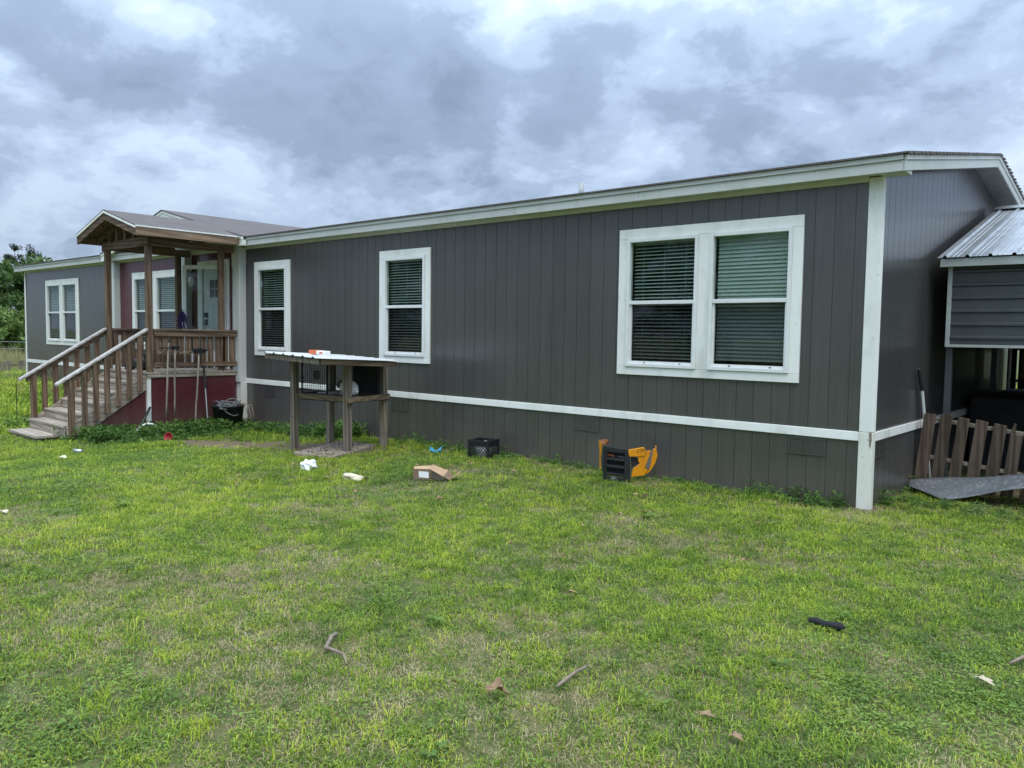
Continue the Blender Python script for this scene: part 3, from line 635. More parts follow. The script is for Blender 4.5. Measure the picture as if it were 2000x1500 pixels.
# porch roof
EX, RX0, RX1, RYF, RYB, RZ, EZ = 1.255, -12.635-1.255, -12.635+1.255, -2.24, .25, 3.815, 3.455
RXC = -12.635
pr_ = MB()
for xe in (RX0, RX1): slab(pr_, (xe, RYF-.02, EZ+th), (RXC, RYF-.02, RZ+th), (RXC, RYB, RZ+th), (xe, -.22, EZ+th))
prf = pb(pr_, 'porch_roof', 'shingle', 0)
un = MB()
for xe in (RX0, RX1):
    un.prism([(xe, RYF+.03, EZ-.02), (RXC, RYF+.03, RZ-.02), (RXC, -.05, RZ-.02), (xe, -.33, EZ-.02)], (0, 0, .012))
pb(un, 'roof_sheathing', 'wood_rail_x', 0, prf)
for xe in (RX0, RX1):
    s = 1 if xe == RX1 else -1
    pb(MB().box(min(xe, xe+.02*s), max(xe, xe+.02*s), RYF, -.33, EZ-.014, EZ+.012), 'drip_edge', 'white_y', 0, prf)
    pb(MB().box(min(xe-.036*s, xe+.008*s), max(xe-.036*s, xe+.008*s), RYF+.002, -.33, EZ-.155, EZ-.0155), 'eave_board', 'wood_fresh' if s > 0 else 'wood_rail_y', .003, prf)
    pb(MB().prism([(xe, RYF-.02, EZ+.01), (RXC, RYF-.02, RZ+.01), (RXC, RYF-.02, RZ-.04), (xe, RYF-.02, EZ-.04)], (0, .018, 0)), 'drip_edge', 'white_x', 0, prf)
    pb(MB().prism([(xe, RYF, EZ-.03), (RXC, RYF, RZ-.03), (RXC, RYF, RZ-.17), (xe, RYF, EZ-.17)], (0, .036, 0)), 'gable_board', 'wood_rail_x', .003, prf)
    for y in (-1.9, -1.4, -.9, -.5):
        pb(MB().prism([(xe-.05*s, y, EZ-.03), (RXC, y, RZ-.05), (RXC, y, RZ-.13), (xe-.05*s, y, EZ-.13)], (0, .036, 0)), 'rafter', 'wood_rail_x', 0, prf)
pb(MB().box(PXL-.12, PXR+.10, PYF-.06, PYF-.02, 3.17, 3.33), 'front_beam', 'wood_rail_x', .004, prf); pb(MB().box(PXL-.05, PXR+.05, PYF-.018, PYF+.03, 3.182, 3.32), 'front_beam', 'wood_rail_x', .004, prf)
for x in (PXL, PXR): pb(MB().box(x-.035, x+.035, PYF+.032, -.2, 3.182, 3.32), 'side_beam', 'wood_rail_y', .004, prf)
for dx, dz in ((0, .40), (-.35, .31), (.35, .31), (-.7, .2), (.7, .2)):
    pb(MB().box(RXC+dx-.045, RXC+dx+.045, PYF-.05, PYF-.014, 3.331, 3.331+dz-.04), 'gable_stud', 'wood_post', .003, prf)
pb(MB().bar((RXC-.42, PYF-.03, 3.35), (RXC-.05, PYF-.03, 3.66), .03, .08), 'gable_brace', 'wood_rail_x', 0, prf)
# storm door standing open
sdo = Vector((-12.34, -.06, 0)); sfr = Vector((-13.15, -.53, 0)); dn = (sfr-sdo).normalized(); nn = Vector((dn.y, -dn.x, 0))
storm = empty('storm_door', (-12.75, -.3, DK), 'white framed glass storm door standing open under the porch roof', 'storm door')
def sbar(a, b_, z0, z1, t0=.0, t1=.03):
    pa, pb_ = sdo+dn*a, sdo+dn*b_; return [(pa.x, pa.y, z0), (pb_.x, pb_.y, z0), (pb_.x, pb_.y, z1), (pa.x, pa.y, z1)]
WL = (sfr-sdo).length
for n, a, b_, z0, z1 in (('stile', 0, .07, .94, 2.99), ('stile', WL-.07, WL, .94, 2.99), ('top_rail', .0705, WL-.0705, 2.91, 2.99), ('kick_panel', .0705, WL-.0705, .94, 1.28)):
    build(MB().prism(sbar(a, b_, z0, z1), nn*.03), n, 'vinyl', storm, bevel=.003)
g_ = MB().prism([Vector(p)+nn*.012 for p in sbar(.0705, WL-.0705, 1.2805, 2.9095)], nn*.004); build(g_, 'pane', 'glass_clear', storm)
hp = sdo+dn*(WL-.035); build(MB().tube([(hp.x-.0, hp.y-.045, 1.92), (hp.x, hp.y-.065, 1.96), (hp.x, hp.y-.065, 2.06), (hp.x, hp.y-.045, 2.10)], .012, 6), 'handle', 'black_plastic', storm)
# purple cloth hung on the handle
cl = MB(); P0 = Vector((hp.x+.02, hp.y-.07, 2.02))
for i in range(26):
    a = random.uniform(-.10, .22); p1 = P0 + Vector((a*.8, a*.35-.03, random.uniform(-.34, -.1)))
    cl.bar(P0+Vector((random.uniform(-.03,.06), random.uniform(-.03,.03), random.uniform(-.02,.05))), p1, .035, .008, (random.random(), 1, .2))
tag(build(cl, 'purple_cloth', 'purple_fabric'), 'dark purple fringed cloth hanging from the storm door handle', 'cloth')
# things on the porch deck
def lumpy(c, r, seed, amp=.22, sub=4, freq=3.0):
    bm = bmesh.new(); bmesh.ops.create_icosphere(bm, subdivisions=sub, radius=1); R = random.Random(seed)
    ws = [(Vector((R.gauss(0,1), R.gauss(0,1), R.gauss(0,1)))*freq, R.uniform(0, 6.28), R.uniform(.4, 1)) for _ in range(9)]
    mb = MB(); mx = []
    for v in bm.verts:
        d = v.co.normalized(); k = 1+amp*sum(w_*math.sin(f.dot(d)+p) for f, p, w_ in ws)/3.2
        mx.append(Vector(c)+Vector((d.x*r[0]*k, d.y*r[1]*k, d.z*r[2]*k)))
    fs = [tuple(v.index for v in f.verts) for f in bm.faces]; bm.free(); return mb.add(mx, fs)
def settle(mb, z, keep=.02):
    mb.v = [(x, y, max(zz, z+keep*0)) for x, y, zz in mb.v]; return mb
tag(build(settle(lumpy((-12.55, -1.62, DK+.14), (.19, .15, .17), 3), DK+.001), 'black_bag', 'black_plastic', smooth=True), 'black plastic bag slumped on the porch deck at the stair top', 'bag')
tag(build(settle(lumpy((-12.93, -1.70, DK+.07), (.12, .09, .10), 9), DK+.001), 'black_bundle', 'black_rubber', smooth=True), 'small black bundle left of the bag on the porch deck', 'bundle')
fo = MB()
for i in range(16):
    a = i/16*3.1; fo.tube([(-12.72+.04*math.cos(a*3), -1.55, DK+.22+.01*i*.5), (-12.66+.08*math.sin(a), -1.62, DK+.30+.006*i), (-12.60, -1.66+.03*math.cos(i), DK+.26)], .006, 5)
tag(build(fo, 'foil_strips', 'galv'), 'crumpled silver foil strips on top of the black bag', 'foil')
tag(build(MB().lathe((-12.32, -1.60, DK), [(0,0),(.05,0),(.055,.02),(.055,.15),(.02,.2),(.02,.23),(0,.23)], 14), 'white_jug', 'blind_white', smooth=True), 'small white jug beside the black bag on the deck', 'jug')

# ------------------------------------------------------------------ tools along the porch side
rack = empty('tool_rack', (-11.62, -1.3, 1.2), 'weathered board with hooks holding garden tools on the porch railing', 'tool rack')
build(MB().box(-11.705, -11.60, -1.74, -.93, 1.255, 1.292), 'shelf_board', 'wood_grey_z', rack, bevel=.004)
for y in (-1.68, -1.55, -1.42, -1.20): build(MB().tube([(-11.60, y, 1.28), (-11.54, y+.02, 1.29), (-11.52, y+.05, 1.34), (-11.54, y+.08, 1.36)], .008, 6), 'hook', 'black_rubber', rack)
for lab, p0, p1, head in (('straight wooden rake handle hanging nearest the white post', (-11.56, -1.665, .12), (-11.575, -1.60, 1.33), 'rake'), ('wooden hoe handle hanging second from the white post', (-11.56, -1.50, .15), (-11.57, -1.48, 1.33), 'hoe'), ('slanting wooden shovel handle reaching the ground below the rack', (-11.50, -1.16, -.2), (-11.57, -1.02, 1.27), 'shovel')):
    t = empty(head, p0, lab, 'garden tool'); p0v, p1v = Vector(p0), Vector(p1)
    mid = [p0v.lerp(p1v, k/6)+Vector((0, random.uniform(-.006, .006), 0)) for k in range(7)]
    build(MB().tube(mid, [.019, .018, .018, .018, .017, .017, .016], 8), 'handle', 'wood_handle', t, smooth=True)
    hd = MB()
    if head == 'rake':
        hd.bar(p1v+Vector((.0, -.17, .03)), p1v+Vector((0, .17, .03)), .02, .02)
        for k in range(11): hd.bar(p1v+Vector((0, -.165+.033*k, .03)), p1v+Vector((.05, -.165+.033*k, .035)), .007, .007)
    elif head == 'hoe': hd.prism([p1v+Vector((.0,-.08,.0)), p1v+Vector((0,.08,.0)), p1v+Vector((.02,.08,.06)), p1v+Vector((.02,-.08,.06))], (.004, 0, 0)); hd.tube([p1v, p1v+Vector((.01, 0, .06))], .012, 6)
    else: hd.prism([p1v+Vector((0,-.09,-.02)), p1v+Vector((0,.09,-.02)), p1v+Vector((.02,.16,.05)), p1v+Vector((.02,.0,.09)), p1v+Vector((.02,-.16,.05))], (.006, 0, 0)); hd.tube([p1v-Vector((0,0,.25)), p1v], .022, 8)
    build(hd, 'head', 'black_rubber', t)
t = empty('pole', (-11.55, -.885, -.2), 'thin pole with black grip leaning beside the black tub', 'garden tool')
build(MB().tube([(-11.50, -.89, -.2), (-11.66, -.87, .74)], .013, 8), 'shaft', 'galv', t); build(MB().tube([(-11.63, -.875, .60), (-11.70, -.868, 1.02)], [.022, .02], 8), 'grip', 'black_rubber', t)
tub = empty('tub', (-11.38, -.56, H(-11.38)), 'large round black tub full of grey cable beside the red porch skirt', 'tub')
zt = float(H(-11.38))-.01
build(MB().lathe((-11.38, -.56, zt), [(0,0),(.235,0),(.285,.46),(.305,.465),(.305,.5),(.28,.5),(.27,.44),(.23,.05),(0,.05)], 32), 'bucket_wall', 'black_plastic', tub, smooth=True)
for s in (-1, 1): build(MB().tube([(-11.38+.28*.6*s, -.56-.30*.8*s-.02*s, zt+.43), (-11.38+.34*.6*s, -.56-.36*.8*s, zt+.45), (-11.30+.34*.6*s, -.50-.30*.8*s, zt+.44)], .014, 6), 'tub_handle', 'black_plastic', tub)
for k in range(9):
    R_ = random.Random(k); rr = R_.uniform(.12, .24); cx, cy = -11.38+R_.uniform(-.06,.06), -.56+R_.uniform(-.06,.06); tl = R_.uniform(-.6, .6); ph = R_.uniform(0, 6)
    pts = [(cx+rr*math.cos(a+ph), cy+rr*math.sin(a+ph), zt+.48+.16*R_.random()*0+rr*math.sin(a)*tl+.05*math.sin(2*a+k)) for a in np.linspace(0, 5.2, 22)]
    tag(build(MB().tube(pts, .009, 6), 'cable_loop', 'grey_cable', smooth=True), 'loop of grey cable heaped in the black tub', 'cable', 'cable loops in the black tub')
for k in range(3):
    y = -.56+.12*k; tag(build(MB().tube([(-11.30, -.42+.05*k, zt+.52), (-11.14+.04*k, -.36+.05*k, zt+.50), (-11.07+.02*k, -.33+.05*k, zt+.30), (-11.08, -.36+.09*k, zt+.08)], .008, 6), 'dangling_cord', 'bark_twig', smooth=True), 'brown cord dangling over the rim of the black tub', 'cord', 'cords over the tub rim')
zr = float(H(-11.5))
tag(build(MB().tube([(-11.53+.07*math.sin(a), -2.03+.20*math.cos(a), zr+.03+.20*math.sin(a)) for a in np.linspace(-.4, math.pi+.4, 28)], .02, 8), 'white_hoop', 'white_z', smooth=True), 'white hoop standing half buried in the green ground cover', 'hoop')
tag(build(MB().tube([(-11.74, -1.87, .29), (-11.60, -2.05, .08), (-11.50, -2.22, -.13)], .022, 8), 'drain_pipe', 'dark_green_metal', smooth=True), 'dark green pipe slanting down beside the white porch corner post', 'pipe')
bw = MB().lathe((0,0,0), [(0,0),(.035,0),(.06,.03),(.075,.07),(.069,.07),(.054,.035),(0,.008)], 20)
ro = build(bw, 'red_bowl', 'red_plastic', smooth=True); ro.location = (-10.62, -2.05, float(H(-10.62))+.06); ro.rotation_euler = (math.radians(75), 0, math.radians(35)); tag(ro, 'red plastic bowl lying on its side at the ground cover edge', 'bowl')

# ------------------------------------------------------------------ rabbit hutch
PA, PC, PD, PBk = (-7.50, -1.70), (-6.50, -1.51), (-6.70, -.70), (-7.60, -1.00)
hut = empty('rabbit_hutch', (-7.05, -1.2, 0), 'wooden rabbit hutch on four posts with a metal roof before the grey wall', 'hutch')
hb = lambda m, n, mt, bev=.004, **k: build(m, n, mt, hut, bevel=bev, **k)
RF = [Vector((-7.67, -2.10, 1.385)), Vector((-6.20, -2.20, 1.345)), Vector((-6.30, -.78, 1.285)), Vector((-7.77, -.68, 1.32))]
def rz(x, y): 
    return 1.348 - .0272*(x+6.2) - .0435*(y+2.2)*1.0
for (x, y), lean in ((PA, (.0, .0)), (PC, (-.035, .02)), (PD, (.0, .0)), (PBk, (.02, .0))):
    m = MB().prism([(x-.048, y-.048, -.1), (x+.048, y-.048, -.1), (x+.048, y+.048, -.1), (x-.048, y+.048, -.1)], (lean[0], lean[1], rz(x, y)-.05+.1)); hb(m, 'post', 'wood_grey_z', .008)
v3 = lambda p, z: Vector((p[0], p[1], z))
def rail(p, q, z, out, n='rail', ht=.075, mt='wood_hutch_x', ext=.05):
    d = (v3(q, z)-v3(p, z)).normalized(); hb(MB().bar(v3(p, z)+Vector(out)-d*ext, v3(q, z)+Vector(out)+d*ext, .036, ht), n, mt)
rail(PA, PC, .755, (.0, .03, 0), ext=-.05); rail(PC, PD, .75, (.072, 0, 0), mt='wood_hutch_y'); rail(PA, PBk, .75, (-.03, 0, 0), mt='wood_hutch_y'); rail(PBk, PD, .75, (0, .06, 0))
hb(MB().prism([v3((-7.56,-1.62), .70), v3((-6.48,-1.44), .70), v3((-6.64,-.66), .70), v3((-7.62,-.9), .70)], (0, 0, .018)), 'floor_panel', 'dark_green_metal', 0)
# roof frame and sheet with ribs
def onroof(s, t, dz=0):
    p = RF[0].lerp(RF[1], s).lerp(RF[3].lerp(RF[2], s), t); return p+Vector((0, 0, dz))
hb(MB().bar(onroof(.02, .015, -.045), onroof(.98, .015, -.045), .036, .07), 'roof_rail', 'wood_grey_z'); hb(MB().bar(onroof(.985, .03, -.045), onroof(.985, .99, -.045), .036, .075), 'roof_rail', 'wood_hutch_y'); hb(MB().bar(onroof(.015, .03, -.045), onroof(.015, .99, -.045), .036, .07), 'roof_rail', 'wood_hutch_y'); hb(MB().bar(onroof(.02, .985, -.045), onroof(.98, .985, -.045), .036, .07), 'roof_rail', 'wood_hutch_x')
sv, sf = [], []; ncol = 0
for i in range(0, 61):
    s = i/60; ph = (i % 10); hgt = .018 if ph in (4, 5) else 0
    for t in (-.02, 1.02): sv.append(onroof(s*1.04-.02, t, hgt+.0))
for i in range(60): sf.append((2*i, 2*i+2, 2*i+3, 2*i+1))
o = hb(MB().add(sv, sf), 'roof_sheet', 'galv_sky_sheen', 0); sm = o.modifiers.new('solid', 'SOLIDIFY'); sm.thickness = .004; sm.offset = 1
# wire cage
def grid(p, q, z0, z1, step, r, n, mt='black_rubber'):
    mb = MB(); L_ = (v3(q, 0)-v3(p, 0)).length; k = int(L_/step)
    for i in range(k+1):
        c = v3(p, 0).lerp(v3(q, 0), i/k); mb.bar((c.x, c.y, z0), (c.x, c.y, z1), r, r)
    kz = int((z1-z0)/step)
    for j in range(kz+1):
        z = z0+(z1-z0)*j/kz; mb.bar(v3(p, z), v3(q, z), r, r)
    hb(mb, n, mt, 0)
cA, cC, cD, cB = (-7.43, -1.62), (-6.57, -1.46), (-6.70, -.80), (-7.50, -.98)
grid(cA, cC, .80, 1.27, .036, .0024, 'wire_mesh'); grid(cC, cD, .80, 1.25, .036, .0018, 'wire_mesh'); grid(cB, cD, .80, 1.25, .034, .003, 'wire_mesh'); grid(cA, cB, .80, 1.25, .034, .003, 'wire_mesh')
fr_ = MB()
for p, q in ((cA, cC), (cC, cD), (cD, cB), (cB, cA)):
    for z in (.80, 1.265): fr_.bar(v3(p, z), v3(q, z), .016, .016)
for p in (cA, cC, cD, cB): fr_.bar(v3(p, .79), v3(p, 1.275), .018, .018)
mA = v3(cA, 0).lerp(v3(cC, 0), .56); fr_.bar((mA.x, mA.y, .79), (mA.x, mA.y, 1.275), .022, .022)
hb(fr_, 'cage_frame', 'black_rubber', 0)
dq = v3(cA, 0).lerp(v3(cC, 0), .36); hb(MB().box(dq.x-.07, dq.x+.06, dq.y-.03, dq.y-.012, 1.01, 1.14), 'feeder', 'black_plastic'); 
for z in (1.20, 1.02, .95): hb(MB().box(cA[0]+.0, cA[0]+.07, cA[1]-.022, cA[1]-.012, z, z+.02), 'hinge', 'black_plastic', 0)
bkp = v3(cB, 0).lerp(v3(cD, 0), .52)
hb(MB().prism([(bkp.x, bkp.y+.02, .79), (cD[0], cD[1]+.02, .79), (cD[0], cD[1]+.02, 1.26), (bkp.x, bkp.y+.02, 1.26)], (0, .01, 0)), 'back_cover', 'dark_interior', 0)
mid_ = v3(cA, 0).lerp(v3(cC, 0), .60); md2 = v3(cB, 0).lerp(v3(cD, 0), .58)
hb(MB().prism([(md2.x-.18, md2.y+.0, .79), (md2.x, md2.y, .79), (md2.x, md2.y, 1.26), (md2.x-.18, md2.y, 1.26)], (0, .008, 0)), 'nest_cover', 'dark_interior', 0)
tr = MB().box(-7.40, -7.05, -1.38, -1.08, .735, .80); hb(tr, 'tray', 'panel_trim')
# rabbit
rb = MB(); bc = Vector((-6.76, -1.27, .74))
rb.ell(bc+Vector((0, 0, .14)), (.15, .105, .125)); rb.ell(bc+Vector((.085, -.02, .115)), (.085, .085, .11)); rb.ell(bc+Vector((-.10, .0, .15)), (.10, .085, .10))
rb.ell(bc+Vector((-.19, -.02, .19)), (.062, .05, .055)); rb.ell(bc+Vector((-.235, -.025, .175)), (.035, .034, .034))
for s in (-1, 1):
    rb.ell(bc+Vector((-.165, -.02+.028*s, .275)), (.018, .012, .07), Matrix.Rotation(.35, 3, 'Y'))
    rb.ell(bc+Vector((.06, .07*s-.01, .022)), (.085, .026, .022)); rb.ell(bc+Vector((-.155, .04*s, .045)), (.026, .022, .05)); rb.ell(bc+Vector((-.175, .04*s, .012)), (.04, .02, .014))
rb.ell(bc+Vector((.175, -.02, .11)), (.032, .03, .032))
b = NB('rabbit_fur'); v = b.pos((1, 1, 1)); g = b.n('ShaderNodeNewGeometry'); spx = b.n('ShaderNodeSeparateXYZ'); b.l(g.outputs['Position'], spx.inputs[0])
mr = b.n('ShaderNodeMapRange'); b.l(spx.outputs[0], mr.inputs[0]); mr.inputs[1].default_value = -6.88; mr.inputs[2].default_value = -6.93
col = b.mix(mr.outputs[0], b.ramp(b.noise(v, 18, 5), [(.3, (.88, .87, .84)), (.75, (.78, .76, .72))]), (.10, .095, .09))
b.out(b.bsdf(col, .95, 0, b.bump(b.noise(v, 160, 3), .7, .006), .2))
rbo = build(rb, 'rabbit', 'rabbit_fur', smooth=True); rm = rbo.modifiers.new('remesh', 'REMESH'); rm.mode = 'VOXEL'; rm.voxel_size = .009; rm.use_smooth_shade = True
cs = rbo.modifiers.new('sm', 'SMOOTH'); cs.factor = .6; cs.iterations = 5
tag(rbo, 'white rabbit with dark face crouching inside the wire hutch', 'rabbit')
eye = MB()
for s in (-1, 1): eye.ell(bc+Vector((-.20, -.02+.046*s, .198)), (.009, .006, .009), None, 8, 6)
build(eye, 'eyes', 'black_plastic', rbo)
# package on the roof
pk = empty('package', (-7.0, -1.6, 1.36), 'small orange and white carton lying on the hutch roof', 'carton')
pc = Vector((-7.0, -1.62, 1.372+.002)); ax_ = Vector((.95, .18, -.02))
build(MB().prism([pc+ax_*-.15+Vector((0,-.06,0)), pc+Vector((0,-.06,0)), pc+Vector((0,.06,0)), pc+ax_*-.15+Vector((0,.06,0))], (0, 0, .055)), 'carton_end', 'orange_print', pk, bevel=.004)
build(MB().prism([pc+ax_*.001+Vector((0,-.06,0)), pc+ax_*.15+Vector((0,-.055,0)), pc+ax_*.15+Vector((0,.055,0)), pc+ax_*.001+Vector((0,.06,0))], (0, 0, .05)), 'carton_body', 'paper_white', pk, bevel=.004)
build(MB().prism([pc+ax_*.06+Vector((0,-.0612,.012)), pc+ax_*.12+Vector((0,-.0592,.012)), pc+ax_*.12+Vector((0,-.0592,.035)), pc+ax_*.06+Vector((0,-.0612,.035))], (0, .0008, 0)), 'print', 'orange_print', pk)
# concrete slab below
tag(build(MB().prism([(-6.95, -2.10, -.03), (-6.22, -1.98, -.03), (-6.76, -.78, -.03), (-7.45, -.92, -.03)], (0, 0, .062)), 'paving_slab', 'concrete', bevel=.012), 'flat concrete slab strewn with droppings under the hutch', 'slab')
R_ = random.Random(5); dp = MB()
for i in range(170):
    s, t = R_.random(), R_.random()**1.2; p = Vector((-6.95,-2.10,0)).lerp(Vector((-6.22,-1.98,0)), s).lerp(Vector((-7.45,-.92,0)).lerp(Vector((-6.76,-.78,0)), s), t)
    dp.ell((p.x, p.y, .037), (.008, .008, .007), None, 6, 4)
o = build(dp, 'droppings', 'bark'); tag(o, 'dark droppings scattered on the slab under the hutch', 'droppings', kind='stuff')

# ------------------------------------------------------------------ milk crate
cr = empty('milk_crate', (-4.95, -.38, 0), 'black lattice milk crate in the grass against the skirting', 'crate')
ang = math.radians(14); cs_, sn_ = math.cos(ang), math.sin(ang); CC = Vector((-4.97, -.36, 0)); S_ = .148; HZ = .265
loc = lambda a, c, z: CC + Vector((a*cs_-c*sn_, a*sn_+c*cs_, z))
fr_ = MB(); zc0 = -.02
for a, c in ((-1,-1),(1,-1),(1,1),(-1,1)): fr_.bar(loc(a*S_, c*S_, zc0), loc(a*S_, c*S_, zc0+HZ), .03, .03, (cs_, sn_, 0))
corners = [(-1,-1),(1,-1),(1,1),(-1,1)]
for i in range(4):
    (a, c), (a2, c2) = corners[i], corners[(i+1) % 4]
    for z, hh in ((HZ-.015, .03), (HZ-.048, .012), (HZ-.075, .012), (.015, .03)): fr_.bar(loc(a*S_, c*S_, zc0+z), loc(a2*S_, c2*S_, zc0+z), .012, hh)
    fr_.bar(loc(a*S_*.985, c*S_*.985, zc0+HZ-.045), loc(a2*S_*.985, c2*S_*.985, zc0+HZ-.045), .004, .08)
build(fr_, 'frame', 'black_plastic', cr)
for i in range(4):
    (a, c), (a2, c2) = corners[i], corners[(i+1) % 4]; lt_ = MB()
    z0, z1 = .03, HZ-.08
    for k in range(-4, 9):
        for sg in (1, -1):
            t0, t1 = (k/6, (k+3)/6) if sg > 0 else ((k+3)/6, k/6)
            za, zb = z0, z1
            def clipt(t0, t1, za, zb):
                pts = []
                for t, z in ((t0, za), (t1, zb)):
                    if t < 0 or t > 1:
                        tt = min(max(t, 0), 1); z = za+(zb-za)*(tt-t0)/(t1-t0); t = tt
                    pts.append((t, z))
                return pts
            (p_, zp), (q_, zq) = clipt(t0, t1, za, zb)
            if abs(p_-q_) < .02: continue
            A_ = loc((a+(a2-a)*p_)*S_, (c+(c2-c)*p_)*S_, zc0+zp); B_ = loc((a+(a2-a)*q_)*S_, (c+(c2-c)*q_)*S_, zc0+zq); lt_.bar(A_, B_, .007, .008)
    build(lt_, 'lattice_side', 'black_plastic', cr)
build(MB().prism([loc(-S_, -S_, zc0+.005), loc(S_, -S_, zc0+.005), loc(S_, S_, zc0+.005), loc(-S_, S_, zc0+.005)], (0, 0, .006)), 'base', 'black_plastic', cr)
tag(build(settle(lumpy(tuple(loc(.02, -.045, .10)), (.12, .105, .125), 21, .2, 3), .0), 'crumpled_bag', 'paper_white', smooth=True), 'crumpled whitish bag inside the black milk crate', 'bag')

# ------------------------------------------------------------------ mower hood
mh = empty('mower_hood', (-2.5, -.5, 0), 'orange and black riding mower hood standing on its nose by the skirting', 'mower hood')
mo = Vector((-2.88, -.65, -.035)); mu_ = Vector((.92, .40, 0)).normalized(); mw = Vector((mu_.y, -mu_.x, 0))
ZS = 1/2120.
def mp_(zx, zy, w_=0): u = (zx-230)*ZS; v_ = (1285-zy)*ZS; return mo + mu_*u + Vector((0, 0, v_)) + mw*w_ - mu_*0
def mplate(poly, w0, thick, n, mt, bev=.004, wfun=None):
    pts = [mp_(x_, y_, w0 if wfun is None else wfun(x_)) for x_, y_ in poly]; return build(MB().prism(pts, mw*-thick), n, mt, mh, bevel=bev)
# black grille: stiles, top block, slats, base, recessed back
mplate([(395,345),(470,350),(470,1210),(430,1205),(385,900)], .03, .06, 'grille_stile', 'black_plastic', .006)
mplate([(950,405),(1035,412),(1095,1265),(940,1250)], .03, .06, 'grille_stile', 'black_plastic', .006)
mplate([(470,352),(950,404),(950,520),(470,505)], .025, .06, 'grille_top', 'black_plastic', .006)
for i, (ya, yb) in enumerate(((640,700),(815,885),(1010,1065))): mplate([(470,ya),(952,ya+28),(950,yb+28),(470,yb)], .022, .05, 'grille_slat', 'black_plastic', .004)
mplate([(470,1100),(945,1128),(942,1250),(470,1208)], .026, .05, 'grille_base', 'black_plastic', .006)
mplate([(470,505),(952,520),(945,1128),(470,1100)], -.05, .01, 'grille_back', 'dark_interior', 0)
mplate([(490,570),(665,585),(660,640),(480,600)], -.045, .006, 'headlamp_lens', 'orange_print', 0); mplate([(745,600),(985,625),(985,660),(745,640)], -.045, .006, 'headlamp_lens', 'grey_plastic', 0)
mplate([(615,1100),(755,1108),(752,1205),(612,1195)], .0272, .001, 'badge', 'grey_plastic', 0); mplate([(632,1115),(738,1122),(736,1190),(630,1182)], .0280, .0007, 'badge_field', 'black_plastic', 0)
mplate([(650,1128),(720,1135),(712,1165),(680,1180),(650,1165)], .0287, .0006, 'badge_mark', 'panel_trim', 0); mplate([(664,1138),(705,1143),(700,1158),(680,1166),(664,1158)], .0293, .0005, 'badge_mark', 'black_plastic', 0)
# left orange cheek, seen almost edge-on
wl = lambda x_: .02 - max(0, (395-x_))*ZS*1.6
mplate([(232,240),(375,330),(350,520),(255,470)], 0, .015, 'side_panel', 'orange_plastic', .004, wl)
mplate([(275,490),(345,520),(345,640),(320,620),(345,980),(290,975),(270,640)], 0, .012, 'side_panel', 'orange_plastic', .003, wl)
build(MB().prism([mp_(255,255,-.06), mp_(330,225,-.10), mp_(450,235,-.16), mp_(455,350,-.15), mp_(390,350,-.06)], mu_*.008), 'hood_lip', 'orange_dark', mh)
# right orange cheek wraps back towards the wall
wr = lambda x_: .03 - max(0, (x_-1040))*ZS*.75
mplate([(1040,410),(1380,357),(1435,460),(1420,590),(1250,600),(1065,590),(1045,520)], 0, .02, 'side_panel', 'orange_plastic', .008, lambda x_: wr(x_)+.012)
mplate([(1260,590),(1430,585),(1435,460),(1545,455),(1500,640),(1420,860),(1440,920),(1490,925),(1400,1080),(1115,1100),(1145,890),(1290,780),(1255,690)], 0, .02, 'side_panel', 'orange_plastic', .006, wr)
mplate([(1555,440),(1590,420),(1520,900),(1480,930),(1425,860),(1500,640)], 0, .012, 'vent_strip', 'grey_plastic', .003, lambda x_: wr(x_)+.004)
mplate([(1555,440),(1650,400),(1690,600),(1640,800),(1520,1000),(1400,1080),(1420,900)], 0, .016, 'side_panel', 'orange_plastic', .005, lambda x_: wr(x_)-.02)
mplate([(1625,330),(1650,345),(1668,410),(1640,420)], 0, .01, 'clip', 'orange_plastic', .002, lambda x_: wr(x_)-.02)
mplate([(1080,600),(1240,640),(1240,740),(1290,770),(1110,860)], 0, .03, 'headlamp_recess', 'dark_interior', 0, lambda x_: wr(x_)-.03)
fc = bpy.data.curves.new('lettering', 'FONT'); fc.body = 'CTX'; fc.size = .052; fc.shear = .3; fc.extrude = .0004
fo_ = bpy.data.objects.new('lettering_src', fc); COL.objects.link(fo_); bpy.context.view_layer.update()
fm = bpy.data.meshes.new_from_object(fo_.evaluated_get(bpy.context.evaluated_depsgraph_get())); bpy.data.objects.remove(fo_)
tl = bpy.data.objects.new('lettering', fm); COL.objects.link(tl); fm.materials.clear(); fm.materials.append(MATS['black_plastic'])
tp = mp_(1225, 500, wr(1225)+.0135); tdir = (mp_(1380, 480, wr(1380)+.012)-mp_(1225, 500, wr(1225)+.012)).normalized(); tn = Vector((tdir.y, -tdir.x, 0)).normalized(); tup = tn.cross(tdir)
tl.parent = mh; tl.matrix_local = Matrix.Translation(-Vector(mh.location)) @ Matrix(((tdir.x,tup.x,tn.x,tp.x),(tdir.y,tup.y,tn.y,tp.y),(tdir.z,tup.z,tn.z,tp.z),(0,0,0,1)))

